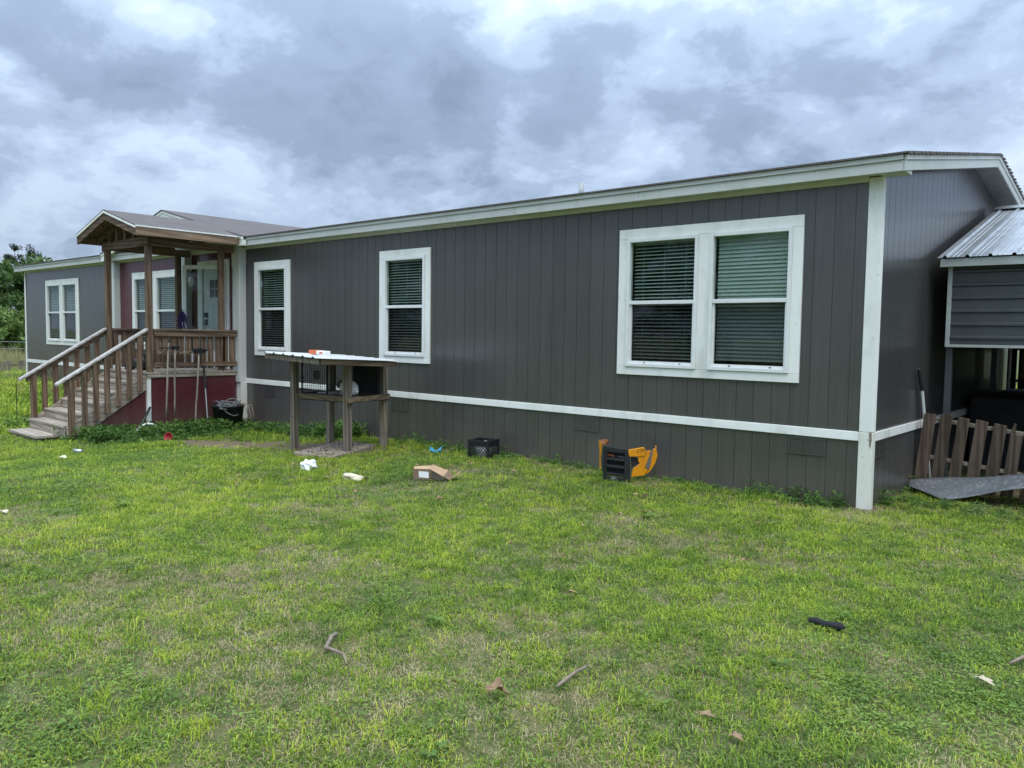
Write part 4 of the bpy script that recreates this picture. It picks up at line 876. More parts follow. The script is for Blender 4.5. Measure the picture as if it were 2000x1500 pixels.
# ------------------------------------------------------------------ litter on the lawn
cbx = empty('cardboard_box', (-4.2, -2.15, 0), 'torn open brown cardboard box with white label in the grass', 'box')
BA, BB_ = Vector((-4.36, -2.24, .01)), Vector((-4.17, -2.10, .01)); bd = Vector((.10, .05, 0)); up_ = Vector((0, 0, .14))
e1 = (BB_-BA); bk = Vector((-.16, .22, 0))
def sheet(poly, n, mt, th_=.005):
    P = [Vector((-4.25, -2.15, 0)) + (Vector(p)-Vector((-4.25, -2.15, 0)))*.84 for p in poly]; nr = (P[1]-P[0]).cross(P[2]-P[0]).normalized(); return build(MB().prism(P, nr*th_), n, mt, cbx)
sheet([BA, BB_, BB_+up_, BA+up_], 'front_panel', 'cardboard_dark'); sheet([BA, BA+bk, BA+bk+up_*.9, BA+up_], 'side_panel', 'cardboard_dark'); sheet([BA+up_*1.01, BB_+up_*1.01, BB_+bk*.4+up_*1.25, BA+bk*.4+up_*1.12], 'top_flap', 'cardboard')
q = BB_; sheet([q+up_, q+Vector((.15,.10,.05)), q+Vector((.08,.26,.10)), q+bk*.5+up_*1.35], 'torn_flap', 'cardboard'); sheet([q+Vector((.15,.10,.05)), q+Vector((.21,.15,.0)), q+Vector((.17,.28,.02)), q+Vector((.08,.26,.10))], 'torn_flap', 'cardboard_dark')
sheet([q+Vector((.21,.15,.0)), q+Vector((.31,.24,.09)), q+Vector((.25,.36,.11)), q+Vector((.17,.28,.02))], 'torn_flap', 'cardboard')
sheet([q+Vector((.01,.012,0)), q+Vector((.15,.105,0)), q+Vector((.15,.105,.04)), q+Vector((.01,.012,.13))], 'flap_shade', 'bark'); sheet([BA+bk, BB_+bk, BB_+bk+up_, BA+bk+up_], 'back_panel', 'cardboard_dark'); sheet([BA, BB_, BB_+bk, BA+bk], 'bottom_panel', 'cardboard_dark')  # first sheet: dark panel that paints the shade below the torn flap
nr = e1.cross(up_).normalized(); s0 = BA+e1*.36+up_*.25-nr*(-.007); 
lbl = [Vector((-4.25, -2.15, 0)) + (p-Vector((-4.25, -2.15, 0)))*.84 for p in (BA+e1*.34+up_*.22, BA+e1*.92+up_*.16, BA+e1*.90+up_*.78, BA+e1*.32+up_*.82)]; build(MB().prism([p+nr*.0065 for p in lbl], nr*.0008), 'label', 'paper_white', cbx); build(MB().prism([p-nr*.0015 for p in lbl], nr*.0008), 'label', 'paper_white', cbx)
tag(build(settle(lumpy((-4.82, -2.72, .03), (.155, .075, .05), 31, .25, 4), .0), 'foam_chunk', 'cream_foam', smooth=False), 'crumpled cream coloured foam chunk in the grass left of the box', 'foam')
tag(build(settle(lumpy((-5.78, -2.66, .045), (.11, .08, .075), 33, .45, 4, 4), .0), 'plastic_bag', 'paper_white', smooth=False), 'small crumpled white plastic bag in the grass', 'bag')
bl_ = MB(); 
for i in range(9):
    a = i/8; c = Vector((-5.75, -.72, 0)).lerp(Vector((-5.58, -.52, 0)), a); hh = .05+.09*abs(a-.5)*2; bl_.add([(c.x, c.y, .0), (c.x+.03, c.y-.03, hh*.5), (c.x+.01, c.y+.02, hh), (c.x-.02, c.y+.05, hh*.7)], []) 
bl_.v = [(-5.665+(x+5.665)*.62, -.62+(y+.62)*.62, z*.7) for x, y, z in bl_.v]
bl_.f = [(4*i+j, 4*i+4+j, 4*i+5+j, 4*i+1+j) for i in range(8) for j in range(3)]
o = build(bl_, 'blue_wrapper', 'blue_plastic'); sm = o.modifiers.new('solid', 'SOLIDIFY'); sm.thickness = .004; tag(o, 'bright blue plastic wrapper curled in the grass by the skirting', 'wrapper')
so_ = MB().tube([(.79, -3.70, .03), (.83, -3.695, .035), (.88, -3.70, .03), (.925, -3.69, .032), (.965, -3.70, .035), (.99, -3.69, .025)], [.022, .028, .024, .026, .034, .018], 10)
so_.v = [(x, y, .012+(z-.012)*.75) for x, y, z in so_.v]; tag(build(so_, 'black_sock', 'fabric_black', smooth=True), 'crumpled black sock lying alone on the lawn', 'sock')
tag(build(MB().tube([(-1.06, -5.75, .03), (-1.04, -5.80, .033), (-.985, -5.86, .03), (-.93, -5.915, .035), (-.885, -5.905, .033), (-.80, -5.90, .03), (-.75, -5.925, .024), (-.715, -5.945, .018)], [.011, .012, .010, .012, .009, .008, .006, .004], 8), 'bent_stick', 'bark_twig', smooth=True), 'bent dry stick with an elbow lying in the foreground grass', 'stick')
tag(build(MB().tube([(.235, -5.44, .025), (.225, -5.36, .028), (.21, -5.25, .03), (.205, -5.14, .026)], [.005, .009, .008, .005], 8), 'straight_stick', 'bark_twig', smooth=True), 'short straight dry stick in the foreground grass', 'stick')
tag(build(MB().tube([(1.80, -3.60, .02), (1.83, -3.53, .03), (1.86, -3.44, .035), (1.92, -3.36, .03)], [.006, .009, .01, .008], 8), 'pale_twig', 'bark_twig', smooth=True), 'pale twig at the right edge of the lawn', 'stick')
def leaf(c, sz, rot, curl, lobes, seed, mt, name='fallen_leaf'):
    R_ = random.Random(seed); n = 22; vs = [(0, 0, 0)]; fs = []
    for i in range(n):
        a = 2*math.pi*i/n; r = (.55+.45*abs(math.cos(a*.5))**.5)*(1+.28*math.cos(lobes*a)); x, y = r*math.cos(a)*1.25, r*math.sin(a)*.62
        vs.append((x, y, curl*(y*y*1.2-.25*x*x)+R_.uniform(-.05,.05)))
    fs = [(0, i+1, (i+1) % n+1) for i in range(n)]
    M_ = Matrix.Rotation(rot, 3, 'Z') @ Matrix.Rotation(R_.uniform(-.35, .35), 3, 'X'); mb = MB().add([Vector(c)+(M_ @ Vector(v))*sz for v in vs], fs)
    mb.tube([Vector(c)+(M_ @ Vector((-.9, 0, 0)))*sz, Vector(c)+(M_ @ Vector((-1.7, .1, .1)))*sz], .03*sz, 4)
    o = build(mb, name, mt); m = o.modifiers.new('solid', 'SOLIDIFY'); m.thickness = .0012; return o
tag(leaf((.07, -5.69, .05), .046, .9, 1.5, 5, 1, 'dry_leaf'), 'large curled tan oak leaf in the foreground grass', 'leaf')
tag(leaf((1.74, -3.955, .035), .040, -.25, .5, 7, 2, 'pale_leaf'), 'pale lobed leaf lying at the right of the lawn', 'leaf')
tag(leaf((.90, -5.22, .035), .028, .4, .5, 5, 3, 'dry_leaf'), 'small reddish brown leaf near the bottom right of the lawn', 'leaf')
lf_spots = []
R_ = random.Random(11)
for i in range(34):
    if i < 18: x, y = R_.gauss(-4.4, 1.5), R_.uniform(-3.2, -.5)
    elif i < 26: x, y = R_.uniform(-2.2, .3), R_.uniform(-2.2, -.5)
    else: x, y = R_.uniform(-6, 1.5), R_.uniform(-5.4, -2.5)
    if (x+3.95)**2+(y+2)**2 < .35: continue
    tag(leaf((x, y, .032+float(H(x))), R_.uniform(.018, .038), R_.uniform(0, 6.3), R_.uniform(.3, 1.1), R_.choice((5, 7)), 100+i, 'dry_leaf'), ('small dry brown leaf in the grass around the cardboard box', 'small dry brown leaf in the grass between the orange hood and the corner post', 'small dry brown leaf out in the open lawn')[0 if i < 18 else 1 if i < 26 else 2], 'leaf', ('leaves around the box', 'leaves by the hood', 'leaves in the open lawn')[0 if i < 18 else 1 if i < 26 else 2])
zc_ = float(H(-9.6))
tag(build(MB().tube([(-10.15, -3.74, zc_+.0), (-10.03, -3.68, zc_+.0)], .033, 12), 'crushed_can', 'galv', smooth=True), 'crushed silver can in the grass near the stairs', 'can')
tag(leaf((-9.55, -4.12, float(H(-9.55))+.02), .05, .3, .3, 0, 71, 'cream_foam', 'paper_scrap'), 'cream paper scrap in the grass left of the stairs foot', 'paper')
tag(leaf((-5.69, -5.99, .025), .04, .1, .3, 0, 72, 'cream_foam', 'paper_scrap'), 'pale paper scrap at the left edge of the lawn', 'paper')
rodb = (-13.62, -3.42); rod = empty('marker_rod', (*rodb, -.2), 'thin dark metal rod stuck in the ground by the left handrail', 'rod')
build(MB().tube([(-13.66, -3.40, -.25), (-13.60, -3.42, .70)], .006, 6), 'rod_shaft', 'black_rubber', rod)

# ------------------------------------------------------------------ side porch at the gable end
sp_ = empty('side_porch', (1.5, 4, 0), 'lean-to side porch with ribbed metal roof against the gable end', 'side porch')
sb = lambda m, n, mt, bev=0, par=None, **k: build(m, n, mt, par or sp_, bevel=bev, **k)
E0, R0, X0, X1 = (1.85, 2.652), (5.05, 3.61), .095, 4.2
def ribroof(y0, z0, y1, z1, name):
    px, hz_ = [], []; x = X0
    while x < X1:
        for dx, h_ in ((0, 0), (.055, 0), (.068, .024), (.092, .024), (.105, 0), (.145, 0), (.150, .005), (.158, .005), (.163, 0), (.190, 0), (.195, .005), (.203, .005), (.208, 0)):
            px.append(x+dx); hz_.append(h_)
        x += .2286
    vs = [];
    for a, h_ in zip(px, hz_): vs += [(a, y0, z0+h_), (a, y1, z1+h_)]
    o = sb(MB().add(vs, [(2*i, 2*i+2, 2*i+3, 2*i+1) for i in range(len(px)-1)]), name, 'galv'); m = o.modifiers.new('solid', 'SOLIDIFY'); m.thickness = .003; return o
ribroof(E0[0], E0[1], R0[0], R0[1], 'roof_sheet'); ribroof(R0[0]+.001, R0[1], 8.0, 2.75, 'roof_sheet')
sb(MB().prism([(X0+.0, R0[0]-.18, R0[1]-.02), (X0, R0[0], R0[1]+.045), (X0, R0[0]+.18, R0[1]-.02), (X0, R0[0], R0[1]+.03)], (4, 0, 0)), 'ridge_cap', 'galv')
sb(MB().box(X0+.03, X1, E0[0]+.02, E0[0]+.045, E0[1]-.105, E0[1]-.012), 'eave_trim', 'panel_trim', .003)
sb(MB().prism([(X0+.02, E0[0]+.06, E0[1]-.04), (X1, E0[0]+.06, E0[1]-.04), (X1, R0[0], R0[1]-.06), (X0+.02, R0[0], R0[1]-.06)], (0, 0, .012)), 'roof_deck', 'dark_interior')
# horizontal ribbed front panel
zs, pz = 1.655, []
zz = 1.655
while zz < 2.60:
    for dz, d in ((0, 0), (.06, 0), (.072, .018), (.092, .018), (.104, 0)): pz.append((zz+dz, d))
    zz += .152
pz = [p for p in pz if p[0] < 2.585]
vs = []
for z, d in pz: vs += [(.235, 2.0-d, z), (X1, 2.0-d, z)]
o = sb(MB().add(vs, [(2*i, 2*i+1, 2*i+3, 2*i+2) for i in range(len(pz)-1)]), 'wall_panel', 'panel_dark'); m = o.modifiers.new('solid', 'SOLIDIFY'); m.thickness = .003
sb(MB().box(.19, .236, 1.975, 2.03, 1.625, 2.555), 'panel_trim', 'panel_trim', .003); sb(MB().box(.2375, X1, 1.972, 2.03, 1.625, 1.656), 'panel_trim', 'panel_trim', .003)
for x, y in ((.225, 2.04), (4.1, 2.04), (.09, 5.5), (4.1, 5.5)): sb(MB().box(x-.035, x+.035, y, y+.07, -.1, 1.624 if y < 3 else 3.3), 'post', 'panel_dark', .004)
sb(MB().box(X1+.0, X1+.02, 1.95, 8.0, -.1, 3.3), 'side_panel', 'panel_dark'); 
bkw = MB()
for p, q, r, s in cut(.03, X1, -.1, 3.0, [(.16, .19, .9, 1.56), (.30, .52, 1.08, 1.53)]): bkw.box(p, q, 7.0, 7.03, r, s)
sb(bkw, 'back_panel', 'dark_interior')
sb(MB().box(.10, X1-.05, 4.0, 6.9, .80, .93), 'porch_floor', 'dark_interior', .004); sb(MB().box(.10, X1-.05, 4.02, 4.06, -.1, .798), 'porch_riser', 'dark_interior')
sb(MB().box(.135, .165, 6.45, 6.50, .93, 1.60), 'white_post', 'vinyl', .003); sb(MB().box(.12, 1.2, 6.46, 6.50, 1.06, 1.10), 'rail', 'dark_interior'); sb(MB().box(.30, .75, 6.5, 6.53, 1.11, 1.55), 'door_board', 'wood_fresh', .003)
# pallet gate leaning across the opening
pg = empty('pallet', (.9, 1.6, 0), 'weathered wooden pallet of upright slats closing off the side porch', 'pallet')
PO = Vector((0.02, 1.60, .02)); ca, sa = math.cos(math.radians(-6)), math.sin(math.radians(-6))
def pl(a, v_, d=0): return PO + Vector((a*ca - v_*sa, d - v_*.05, a*sa+v_*ca))
for i in range(14):
    a0 = -.01+.1745*i; wd = .125+random.uniform(-.008, .008); tp_ = .865+random.uniform(-.02, .015); bt = .03 - .0
    poly = [(a0, -.02), (a0+wd, -.02), (a0+wd, tp_+random.uniform(-.012, .012)), (a0+random.uniform(0,.012), tp_)]
    if i == 5: poly = [(a0, -.02), (a0+wd, -.02), (a0+wd, .775), (a0+.045, .785), (a0+.038, .90), (a0+.02, .905), (a0+.0, .80)]
    z_ok = [(p, v_) for p, v_ in poly]
    dj = random.uniform(-.005, .005); build(MB().prism([pl(p, v_, dj) for p, v_ in z_ok], (0, .02, 0)), 'slat', 'wood_pallet', pg, bevel=.003)
for v_ in (.80, .36): build(MB().prism([pl(-.0, v_-.02, .026), pl(2.45, v_-.02, .026), pl(2.45, v_+.02, .026), pl(0, v_+.02, .026)], (0, .06, 0)), 'rail', 'wood_grey_z', pg, bevel=.003)
# worn metal sheet in front of the pallet
sv = []; n1, n2 = 24, 7
tops = [(-.03, 1.50, .087), (.633, 1.50, .215), (1.109, 1.50, .292), (2.1, 1.5, .46)]; bots = [(.05, 1.28, .05), (.46, .98, .012), (.82, 1.0, .108), (1.18, 1.0, .232), (2.2, 1.0, .5)]
def poly_at(P, t):
    t *= len(P)-1; i = min(int(t), len(P)-2); return Vector(P[i]).lerp(Vector(P[i+1]), t-i)
for i in range(n1+1):
    for j in range(n2+1):
        a = poly_at(tops, (i/n1)); c = poly_at(bots, (i/n1)); p = a.lerp(c, j/n2); p.z += .012*math.sin(j/n2*math.pi)*math.sin(i*.9)+.01*math.sin(i*.5+j); sv.append(p)
o = build(MB().add(sv, [(i*(n2+1)+j, (i+1)*(n2+1)+j, (i+1)*(n2+1)+j+1, i*(n2+1)+j+1) for i in range(n1) for j in range(n2)]), 'metal_sheet', 'sheet_worn', smooth=True)
m = o.modifiers.new('solid', 'SOLIDIFY'); m.thickness = .004; tag(o, 'dull grey bent metal sheet lying before the pallet', 'metal sheet')
sh = empty('long_handle', (.06, 1.7, 0), 'white tool handle with black grip leaning on the gable wall behind the pallet', 'tool')
build(MB().tube([(.10, 1.98, .05), (.05, 1.64, 1.15)], .017, 8), 'shaft', 'blind_white', sh); build(MB().tube([(.052, 1.645, 1.13), (.042, 1.50, 1.375)], [.024, .02], 8), 'grip', 'black_rubber', sh)

# ------------------------------------------------------------------ background at the far left
bf = empty('board_fence', (-30, 1, 0), 'low grey board fence behind the far end of the house', 'fence')
ff0, ff1 = Vector((-28.5, -1.6, 0)), Vector((-31.5, 4.0, 0))
for i in range(22):
    t = i/22; c = ff0.lerp(ff1, t); d = (ff1-ff0).normalized()*.11; zb = float(H(c.x))-.1; tp_ = .47+random.uniform(-.05, .03)
    if i % 5 == 3: continue
    build(MB().prism([Vector((*(c-d).xy, zb)), Vector((*(c+d).xy, zb)), Vector(((c+d).x-.03, (c+d).y-.015, zb)), Vector(((c-d).x-.03, (c-d).y-.015, zb))], (0, 0, tp_-zb)), 'fence_board', 'wood_grey_z', bf)
build(MB().bar((-28.56, -1.6, .3), (-31.56, 4.0, .3), .05, .08), 'fence_rail', 'wood_grey_z', bf)
fp = empty('fence_post', (-44, 4.5, 0), 'weathered grey fence post with wire standing before the trees', 'fence post')
build(MB().box(-44.12, -43.88, 4.4, 4.64, -.1, 1.35), 'post', 'wood_grey_z', fp, bevel=.01)
build(MB().tube([(-44, 4.5, .95), (-42, 8.5, .9), (-40, 12, .95)], .02, 4).tube([(-44, 4.5, .6), (-42, 8.5, .55), (-40, 12, .6)], .02, 4), 'fence_wire', 'galv', fp)
tag(build(lumpy((-27.5, -2.4, .1), (1.0, .9, .45), 41, .15, 3), 'dirt_mound', 'clay', smooth=True), 'orange clay dirt mound at the far left edge', 'dirt mound')
def tree(x, y, hgt, spread, seed, label, pine=False, trunk=.3, group=None):
    R_ = random.Random(seed); rg = np.random.default_rng(seed); t = empty('pine_tree' if pine else 'tree', (x, y, 0), label, 'tree', group)
    tp_ = [(x, y, -.2)]; k = 7
    for i in range(1, k+1): tp_.append((x+R_.uniform(-.2,.2)*(not pine), y+R_.uniform(-.2,.2)*(not pine), hgt*.92*i/k))
    mb = MB().tube(tp_, [trunk*(1-.85*i/k) for i in range(k+1)], 8); blobs = []
    nl = 26 if not pine else 34
    for i in range(nl):
        f = R_.uniform(.12, .95) if not pine else R_.uniform(.5, 1); a = R_.uniform(0, 6.28)
        r = spread*(math.sin(math.pi*min(1, f*.9+.1))**.6)*R_.uniform(.45, 1) if not pine else spread*(1.15-f)*R_.uniform(.5, 1.1)+.2
        b0 = Vector((x, y, hgt*f*.75 if not pine else hgt*f)); e_ = Vector((x+r*math.cos(a), y+r*math.sin(a), hgt*f+R_.uniform(-.2,.4)))
        mb.tube([b0, b0.lerp(e_, .5)+Vector((0,0,.15)), e_], [trunk*.28, trunk*.16, trunk*.05], 5); blobs.append((e_, R_.uniform(.5, 1.0)*(.42*spread if not pine else .55)))
        if not pine: blobs.append((b0.lerp(e_, .6), R_.uniform(.4,.7)*.42*spread))
    build(mb, 'trunk', 'bark', t)
    V = []; nq = 0; per = 150 if not pine else 80; sz = .15 if not pine else .12
    for c, r in blobs:
        d = rg.normal(size=(per, 3)); d /= np.linalg.norm(d, axis=1)[:, None]; rad = r*rg.random(per)**.45
        P = np.array(c)+d*rad[:, None]*np.array([1, 1, .72])
        n1_ = rg.normal(size=(per, 3)); n1_ /= np.linalg.norm(n1_, axis=1)[:, None]; n2_ = np.cross(n1_, rg.normal(size=(per, 3))); n2_ /= np.linalg.norm(n2_, axis=1)[:, None]
        s = sz*(.6+.8*rg.random(per))[:, None]; q_ = .5 if not pine else .28
        V.append(np.stack([P-n1_*s, P+n2_*s*q_, P+n1_*s, P-n2_*s*q_], 1))
    V = np.concatenate(V).reshape(-1, 3); c0 = V.mean(0)
    me = bpy.data.meshes.new('crown'); me.from_pydata((V-c0).tolist(), [], np.arange(len(V)).reshape(-1, 4).tolist()); me.update(); me.materials.append(MATS['pine_leaf' if pine else 'tree_leaf'])
    o = bpy.data.objects.new('crown', me); COL.objects.link(o); o.parent = t; o.location = Vector(c0)-Vector((x, y, 0))
for i, (x, y, h_, s) in enumerate(((-50, 2.4, 6.3, 2.6), (-49, 5.0, 5.6, 2.3), (-54, 6.9, 6.6, 2.7), (-53, 9.6, 6.0, 2.5), (-62, 6.0, 8.4, 3.2))):
    tree(x, y, h_, s, 200+i, ('leafy green tree at the left picture edge beyond the fence', 'low leafy tree in front of the tree line at the left', 'broad leafy tree rising behind the low fence', 'leafy tree closest to the far house corner', 'tallest pale leafy tree at the far left')[i], trunk=.22)
for i, (x, y, h_, s) in enumerate(((-47, 3.4, 2.4, 1.7), (-47.5, 6.2, 2.1, 1.7), (-49, 8.2, 2.3, 1.8))):
    tree(x, y, h_, s, 250+i, ('low dark bush under the trees at the left picture edge', 'middle dark bush under the trees behind the dry grass', 'dark bush under the trees nearest the house corner')[i], trunk=.08)
for i, (x, y, h_, s) in enumerate(((-96, 17.0, 10.3, 1.2), (-95, 19.5, 10.0, 1.3), (-94, 21.6, 10.4, 2.0), (-93, 23.2, 9.9, 1.5))):
    tree(x, y, h_, s, 300+i, ('slim dark pine top above the leafy trees at the left', 'second dark pine top from the left', 'widest dark pine top above the far roof end', 'dark pine top closest to the roof line')[i], True, .2)
# trees across the yard behind the viewer: the photograph shows them only as the dark reflection in the panes
for i in range(12):
    tree(-6-i*6.3+random.uniform(-1, 1), -33+random.uniform(-2, 2)-i*.6, 10+random.uniform(-1, 2), 3.9, 400+i, 'broad leafy tree across the yard seen mirrored in the window panes', trunk=.28, group='trees across the yard')
# ------------------------------------------------------------------ grass, weeds (stuff)
TC = bpy.data.collections.new('tufts')      # not linked to the scene: only instanced
def blade_mesh(name, n, rad, h0, h1, wd, mat, lean=.5, seed=0):
    R_ = random.Random(seed); V = []; Fc = []
    for i in range(n):
        a = R_.uniform(0, 6.28); r = rad*math.sqrt(R_.random()); x, y = r*math.cos(a), r*math.sin(a); hh = R_.uniform(h0, h1); b_ = R_.uniform(0, 6.28); ln = R_.uniform(.1, 1)*lean*hh
        dx, dy = math.cos(b_), math.sin(b_); px, py = -dy*wd/2, dx*wd/2; o = len(V)
        V += [(x-px, y-py, -.005), (x+px, y+py, -.005), (x+dx*ln*.35-px*.9, y+dy*ln*.35-py*.9, hh*.6), (x+dx*ln*.35+px*.9, y+dy*ln*.35+py*.9, hh*.6), (x+dx*ln, y+dy*ln, hh*(1-.25*ln/hh))]
        Fc += [(o, o+1, o+3, o+2), (o+2, o+3, o+4)]
    me = bpy.data.meshes.new(name); me.from_pydata(V, [], Fc); me.materials.append(MATS[mat]); o = bpy.data.objects.new(name, me); TC.objects.link(o)
def leaf_mesh(name, n, rad, h0, h1, sz, mat, seed=0, flat=.5):
    R_ = random.Random(seed); V = []; Fc = []
    for i in range(n):
        a = R_.uniform(0, 6.28); r = rad*math.sqrt(R_.random()); c = Vector((r*math.cos(a), r*math.sin(a), R_.uniform(h0, h1))); s = sz*R_.uniform(.6, 1.3)
        u = Vector((R_.gauss(0,1), R_.gauss(0,1), R_.gauss(0,1)*flat)).normalized(); w_ = u.cross(Vector((R_.gauss(0,.4), R_.gauss(0,.4), 1))).normalized(); o = len(V)
        V += [tuple(c-u*s), tuple(c+w_*s*.5+Vector((0,0,s*.1))), tuple(c+u*s), tuple(c-w_*s*.5+Vector((0,0,s*.1)))]; Fc.append((o, o+1, o+2, o+3))
    me = bpy.data.meshes.new(name); me.from_pydata(V, [], Fc); me.materials.append(MATS[mat]); o = bpy.data.objects.new(name, me); TC.objects.link(o)
# names sort alphabetically = instance index
for k in range(3): blade_mesh('a%d_grass' % k, 28, .07, .008, .040, .0044, 'grass_green', 1.6, 10+k)        # 0-2 short green
for k in range(2): blade_mesh('b%d_dark' % k, 28, .07, .008, .036, .0044, 'grass_dark', 1.6, 20+k)            # 3-4 dark
for k in range(2): blade_mesh('c%d_dry' % k, 22, .085, .004, .026, .0030, 'grass_dry', 2.2, 30+k)            # 5-6 straw thatch
for k in range(2): blade_mesh('d%d_tall' % k, 14, .045, .035, .075, .0042, 'grass_green', .9, 40+k)             # 7-8 tall tufts
leaf_mesh('e0_clover', 40, .085, .008, .03, .0095, 'grass_dark', 50, .25)                                    # 9 clover mat
leaf_mesh('f0_weed', 34, .09, .02, .12, .024, 'weed_leaf', 60, .6)                                           # 10 weedy ground cover
leaf_mesh('g0_weedtall', 46, .10, .02, .24, .030, 'weed_leaf', 70, .8)                                       # 11 taller weeds
blade_mesh('h0_reed', 18, .30, .35, .75, .014, 'reed', .5, 80)                                               # 12 tall dry grass far away
blade_mesh('i0_far', 44, .26, .04, .11, .014, 'grass_green', 1.0, 90)                                        # 13 coarse clump for far lawn
leaf_mesh('j0_flower', 2, .03, .05, .06, .008, 'flower_yellow', 95, .1)                                      # 14
leaf_mesh('k0_rosette', 18, .06, .012, .05, .022, 'grass_dark', 97, .35)                                     # 15 broad leaf rosette
def scatter(name, pts, idx, scl, label, cat):
    n = len(pts); me = bpy.data.meshes.new(name); me.from_pydata(pts.tolist(), [], [])
    a = me.attributes.new('idx', 'INT', 'POINT'); a.data.foreach_set('value', idx.astype(np.int32))
    a = me.attributes.new('scl', 'FLOAT', 'POINT'); a.data.foreach_set('value', scl.astype(np.float32))
    a = me.attributes.new('rz', 'FLOAT', 'POINT'); a.data.foreach_set('value', (rng.random(n)*6.28).astype(np.float32))
    o = bpy.data.objects.new(name, me); COL.objects.link(o); tag(o, label, cat, kind='stuff')
    ng = bpy.data.node_groups.new(name, 'GeometryNodeTree'); ng.interface.new_socket('Geometry', in_out='INPUT', socket_type='NodeSocketGeometry'); ng.interface.new_socket('Geometry', in_out='OUTPUT', socket_type='NodeSocketGeometry')
    nd = ng.nodes.new; ln = ng.links.new; gi = nd('NodeGroupInput'); go = nd('NodeGroupOutput'); ip = nd('GeometryNodeInstanceOnPoints'); ci = nd('GeometryNodeCollectionInfo')
    ci.inputs['Collection'].default_value = TC; ci.inputs['Separate Children'].default_value = True; ci.inputs['Reset Children'].default_value = True
    def na(nm, ty):
        q = nd('GeometryNodeInputNamedAttribute'); q.data_type = ty; q.inputs[0].default_value = nm; return q.outputs[0]
    ln(gi.outputs[0], ip.inputs['Points']); ln(ci.outputs[0], ip.inputs['Instance']); ip.inputs['Pick Instance'].default_value = True
    ln(na('idx', 'INT'), ip.inputs['Instance Index']); ln(na('scl', 'FLOAT'), ip.inputs['Scale'])
    cx = nd('ShaderNodeCombineXYZ'); ln(na('rz', 'FLOAT'), cx.inputs[2]); e2r = nd('FunctionNodeEulerToRotation'); ln(cx.outputs[0], e2r.inputs[0]); ln(e2r.outputs[0], ip.inputs['Rotation'])
    ln(ip.outputs[0], go.inputs[0]); md = o.modifiers.new('scatter', 'NODES'); md.node_group = ng; return o
def blocked(x, y):
    hs = (y > -.01) & (y < 8.3) & (x > XL) & (x < .0)
    pc_ = (x > PXL-.03) & (x < PXR+.03) & (y > -3.2) & (y <= 0); s1 = (x > -13.4) & (x < -12.1) & (y > -3.62) & (y < -3.2)
    sb_ = (x > -7.3) & (x < -6.4) & (y > -1.9) & (y < -.95); sd_ = (x > .1) & (y > 1.7) & (x < 4.2) & (y < 8)
    return hs | pc_ | s1 | sb_ | sd_
def relief(x, y): return H(x, y) + (fbm(x*1.3, y*1.3, 3)-.5)*.05*(np.abs(y+2) < 14)*(x > -45) - .012
c2 = np.array(CAM[:2]); fdir = np.array([math.sin(YAW), math.cos(YAW)]); rdir = np.array([math.cos(YAW), -math.sin(YAW)])
def wedge(d0, d1, dens, ext=.72):
    A_ = (d1*d1-d0*d0)*ext*1.0+1.5*(d1-d0); n = int(A_*dens); d = np.sqrt(rng.random(n)*(d1*d1-d0*d0)+d0*d0); s = (rng.random(n)*2-1)*(d*ext+.8)
    p = c2+d[:, None]*fdir+s[:, None]*rdir; return p[:, 0], p[:, 1]
px, py, pi_, ps = [], [], [], []
def lawn(d0, d1, dens, sc):
    x, y = wedge(d0, d1, dens); k = ~blocked(x, y) & (x > -31); x, y = x[k], y[k]; dm_ = dirt_shade_mask(x, y); k = rng.random(len(x)) > dm_*.93; x, y = x[k], y[k]
    n = len(x); dry = fbm(x*.8+9, y*.8, 60); drk = fbm(x*.55+3, y*.55+8, 70); clo = fbm(x*.7+20, y*.7+4, 80); tall = fbm(x*1.1+1, y*1.1+30, 90); r = rng.random(n)
    ix = rng.integers(0, 3, n); pdry = np.clip((dry-.37)*2.3, .14, .60)*np.where(x < -6, .35, 1); ix = np.where(r < pdry, rng.integers(5, 7, n), ix)
    r2_ = rng.random(n); pd = np.clip((drk-.44)*1.8, .10, .5); ix = np.where((ix < 3) & (r2_ < pd), rng.integers(3, 5, n), ix)
    r3 = rng.random(n); ix = np.where((ix < 5) & (r3 < np.clip((clo-.54)*2.4, .02, .45)), 9, ix)
    r4 = rng.random(n); ix = np.where((ix < 5) & (r4 < np.clip((tall-.56)*1.0, .012, .28)), rng.integers(7, 9, n), ix)
    r5 = rng.random(n); ix = np.where(r5 < .0006, 15, ix); ix = np.where((r5 > .9985) & (x < -3.5), 14, ix)
    s_ = sc*rng.uniform(.75, 1.3, n); px.append(x); py.append(y); pi_.append(ix); ps.append(s_)
lawn(1.6, 5, 400, 1.0); lawn(5, 8, 300, 1.1); lawn(8, 12, 210, 1.3); lawn(12, 18, 105, 1.7)
x, y = wedge(18, 40, 16); k = ~blocked(x, y); x, y = x[k], y[k]; px.append(x); py.append(y); pi_.append(np.where(rng.random(len(x)) < .15, 12, 13)); ps.append(rng.uniform(.8, 1.5, len(x)))
px, py, pi_, ps = map(np.concatenate, (px, py, pi_, ps))
ps = np.where((pi_ == 12), ps*.45, ps)
scatter('grass', np.stack([px, py, relief(px, py)], -1), pi_, ps, 'short patchy lawn of green and straw coloured grass', 'grass')
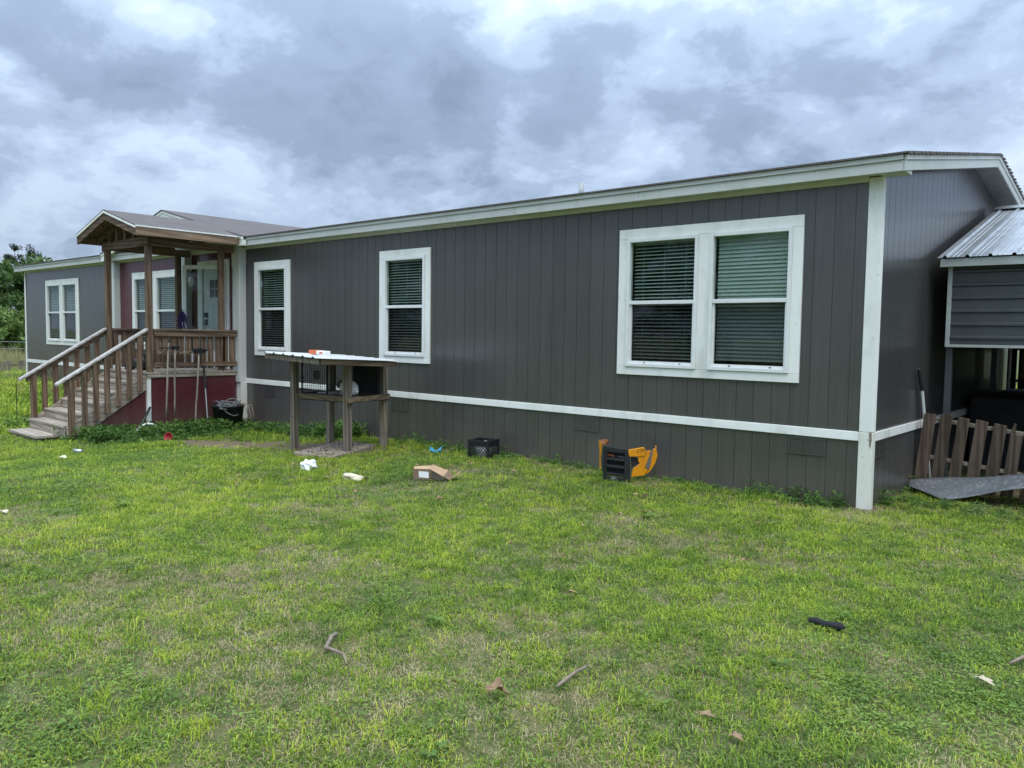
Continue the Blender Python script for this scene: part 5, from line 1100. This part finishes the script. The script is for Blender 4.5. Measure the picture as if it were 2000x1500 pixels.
# leafy ground cover along porch, skirting and gable end
gx, gy, gi_, gs = [], [], [], []
def band(x0, x1, y0, y1, n, tall, sc=(.6, 1.1)):
    x = rng.uniform(x0, x1, n); y = rng.uniform(y0, y1, n); k = ~blocked(x, y); x, y = x[k], y[k]
    gx.append(x); gy.append(y); gi_.append(np.where(rng.random(len(x)) < tall, 11, 10)); gs.append(rng.uniform(*sc, len(x)))
band(-11.78, -11.0, -3.1, -.2, 560, .45, (.7, 1.2)); band(-11.2, -10.6, -2.9, -.3, 300, .1, (.5, .9)); band(-11.5, -8.6, -.45, -.03, 330, .25, (.5, 1.0)); band(-8.7, -7.9, -.5, -.03, 110, .8, (.7, 1.2)); band(-12.3, -11.7, -3.3, -2.9, 60, .1)
band(-14.2, -13.55, -3.5, -.3, 200, .35); band(-7.0, -4.6, -.35, -.02, 170, .12, (.35, .7)); band(-4.6, -.2, -.17, -.02, 190, .12, (.25, .65)); band(-1.3, -.25, -.26, -.02, 60, .3, (.4, .75)); band(.0, .12, .3, 2.0, 30, .3, (.4, .8)); band(.15, 2.2, .45, .92, 130, .1, (.3, .6)); band(-5.0, -4.4, -.75, -.3, 20, .1, (.3, .5))
band(-23.5, -14.2, -.6, -.05, 260, .2, (.5, 1.0))
gx, gy, gi_, gs = map(np.concatenate, (gx, gy, gi_, gs))
n_ = 1500; x = rng.uniform(-27.5, -13.6, n_); y = rng.uniform(-5, 1.5, n_); k = ~blocked(x, y); gx = np.append(gx, x[k]); gy = np.append(gy, y[k]); gi_ = np.append(gi_, np.full(k.sum(), 13)); gs = np.append(gs, rng.uniform(.9, 2.0, k.sum()))
scatter('ground_cover', np.stack([gx, gy, relief(gx, gy)-.01], -1), gi_, gs, 'dark green leafy ground cover along the porch and walls', 'ground cover')
# tall dry grass beyond the fence
n = 1500; x = rng.uniform(-60, -33, n); y = rng.uniform(-4, 16, n)
scatter('dry_meadow', np.stack([x, y, np.zeros(n)-.02], -1), np.full(n, 12), rng.uniform(.8, 1.4, n), 'tall straw coloured grass between the low fence and the trees', 'meadow grass')
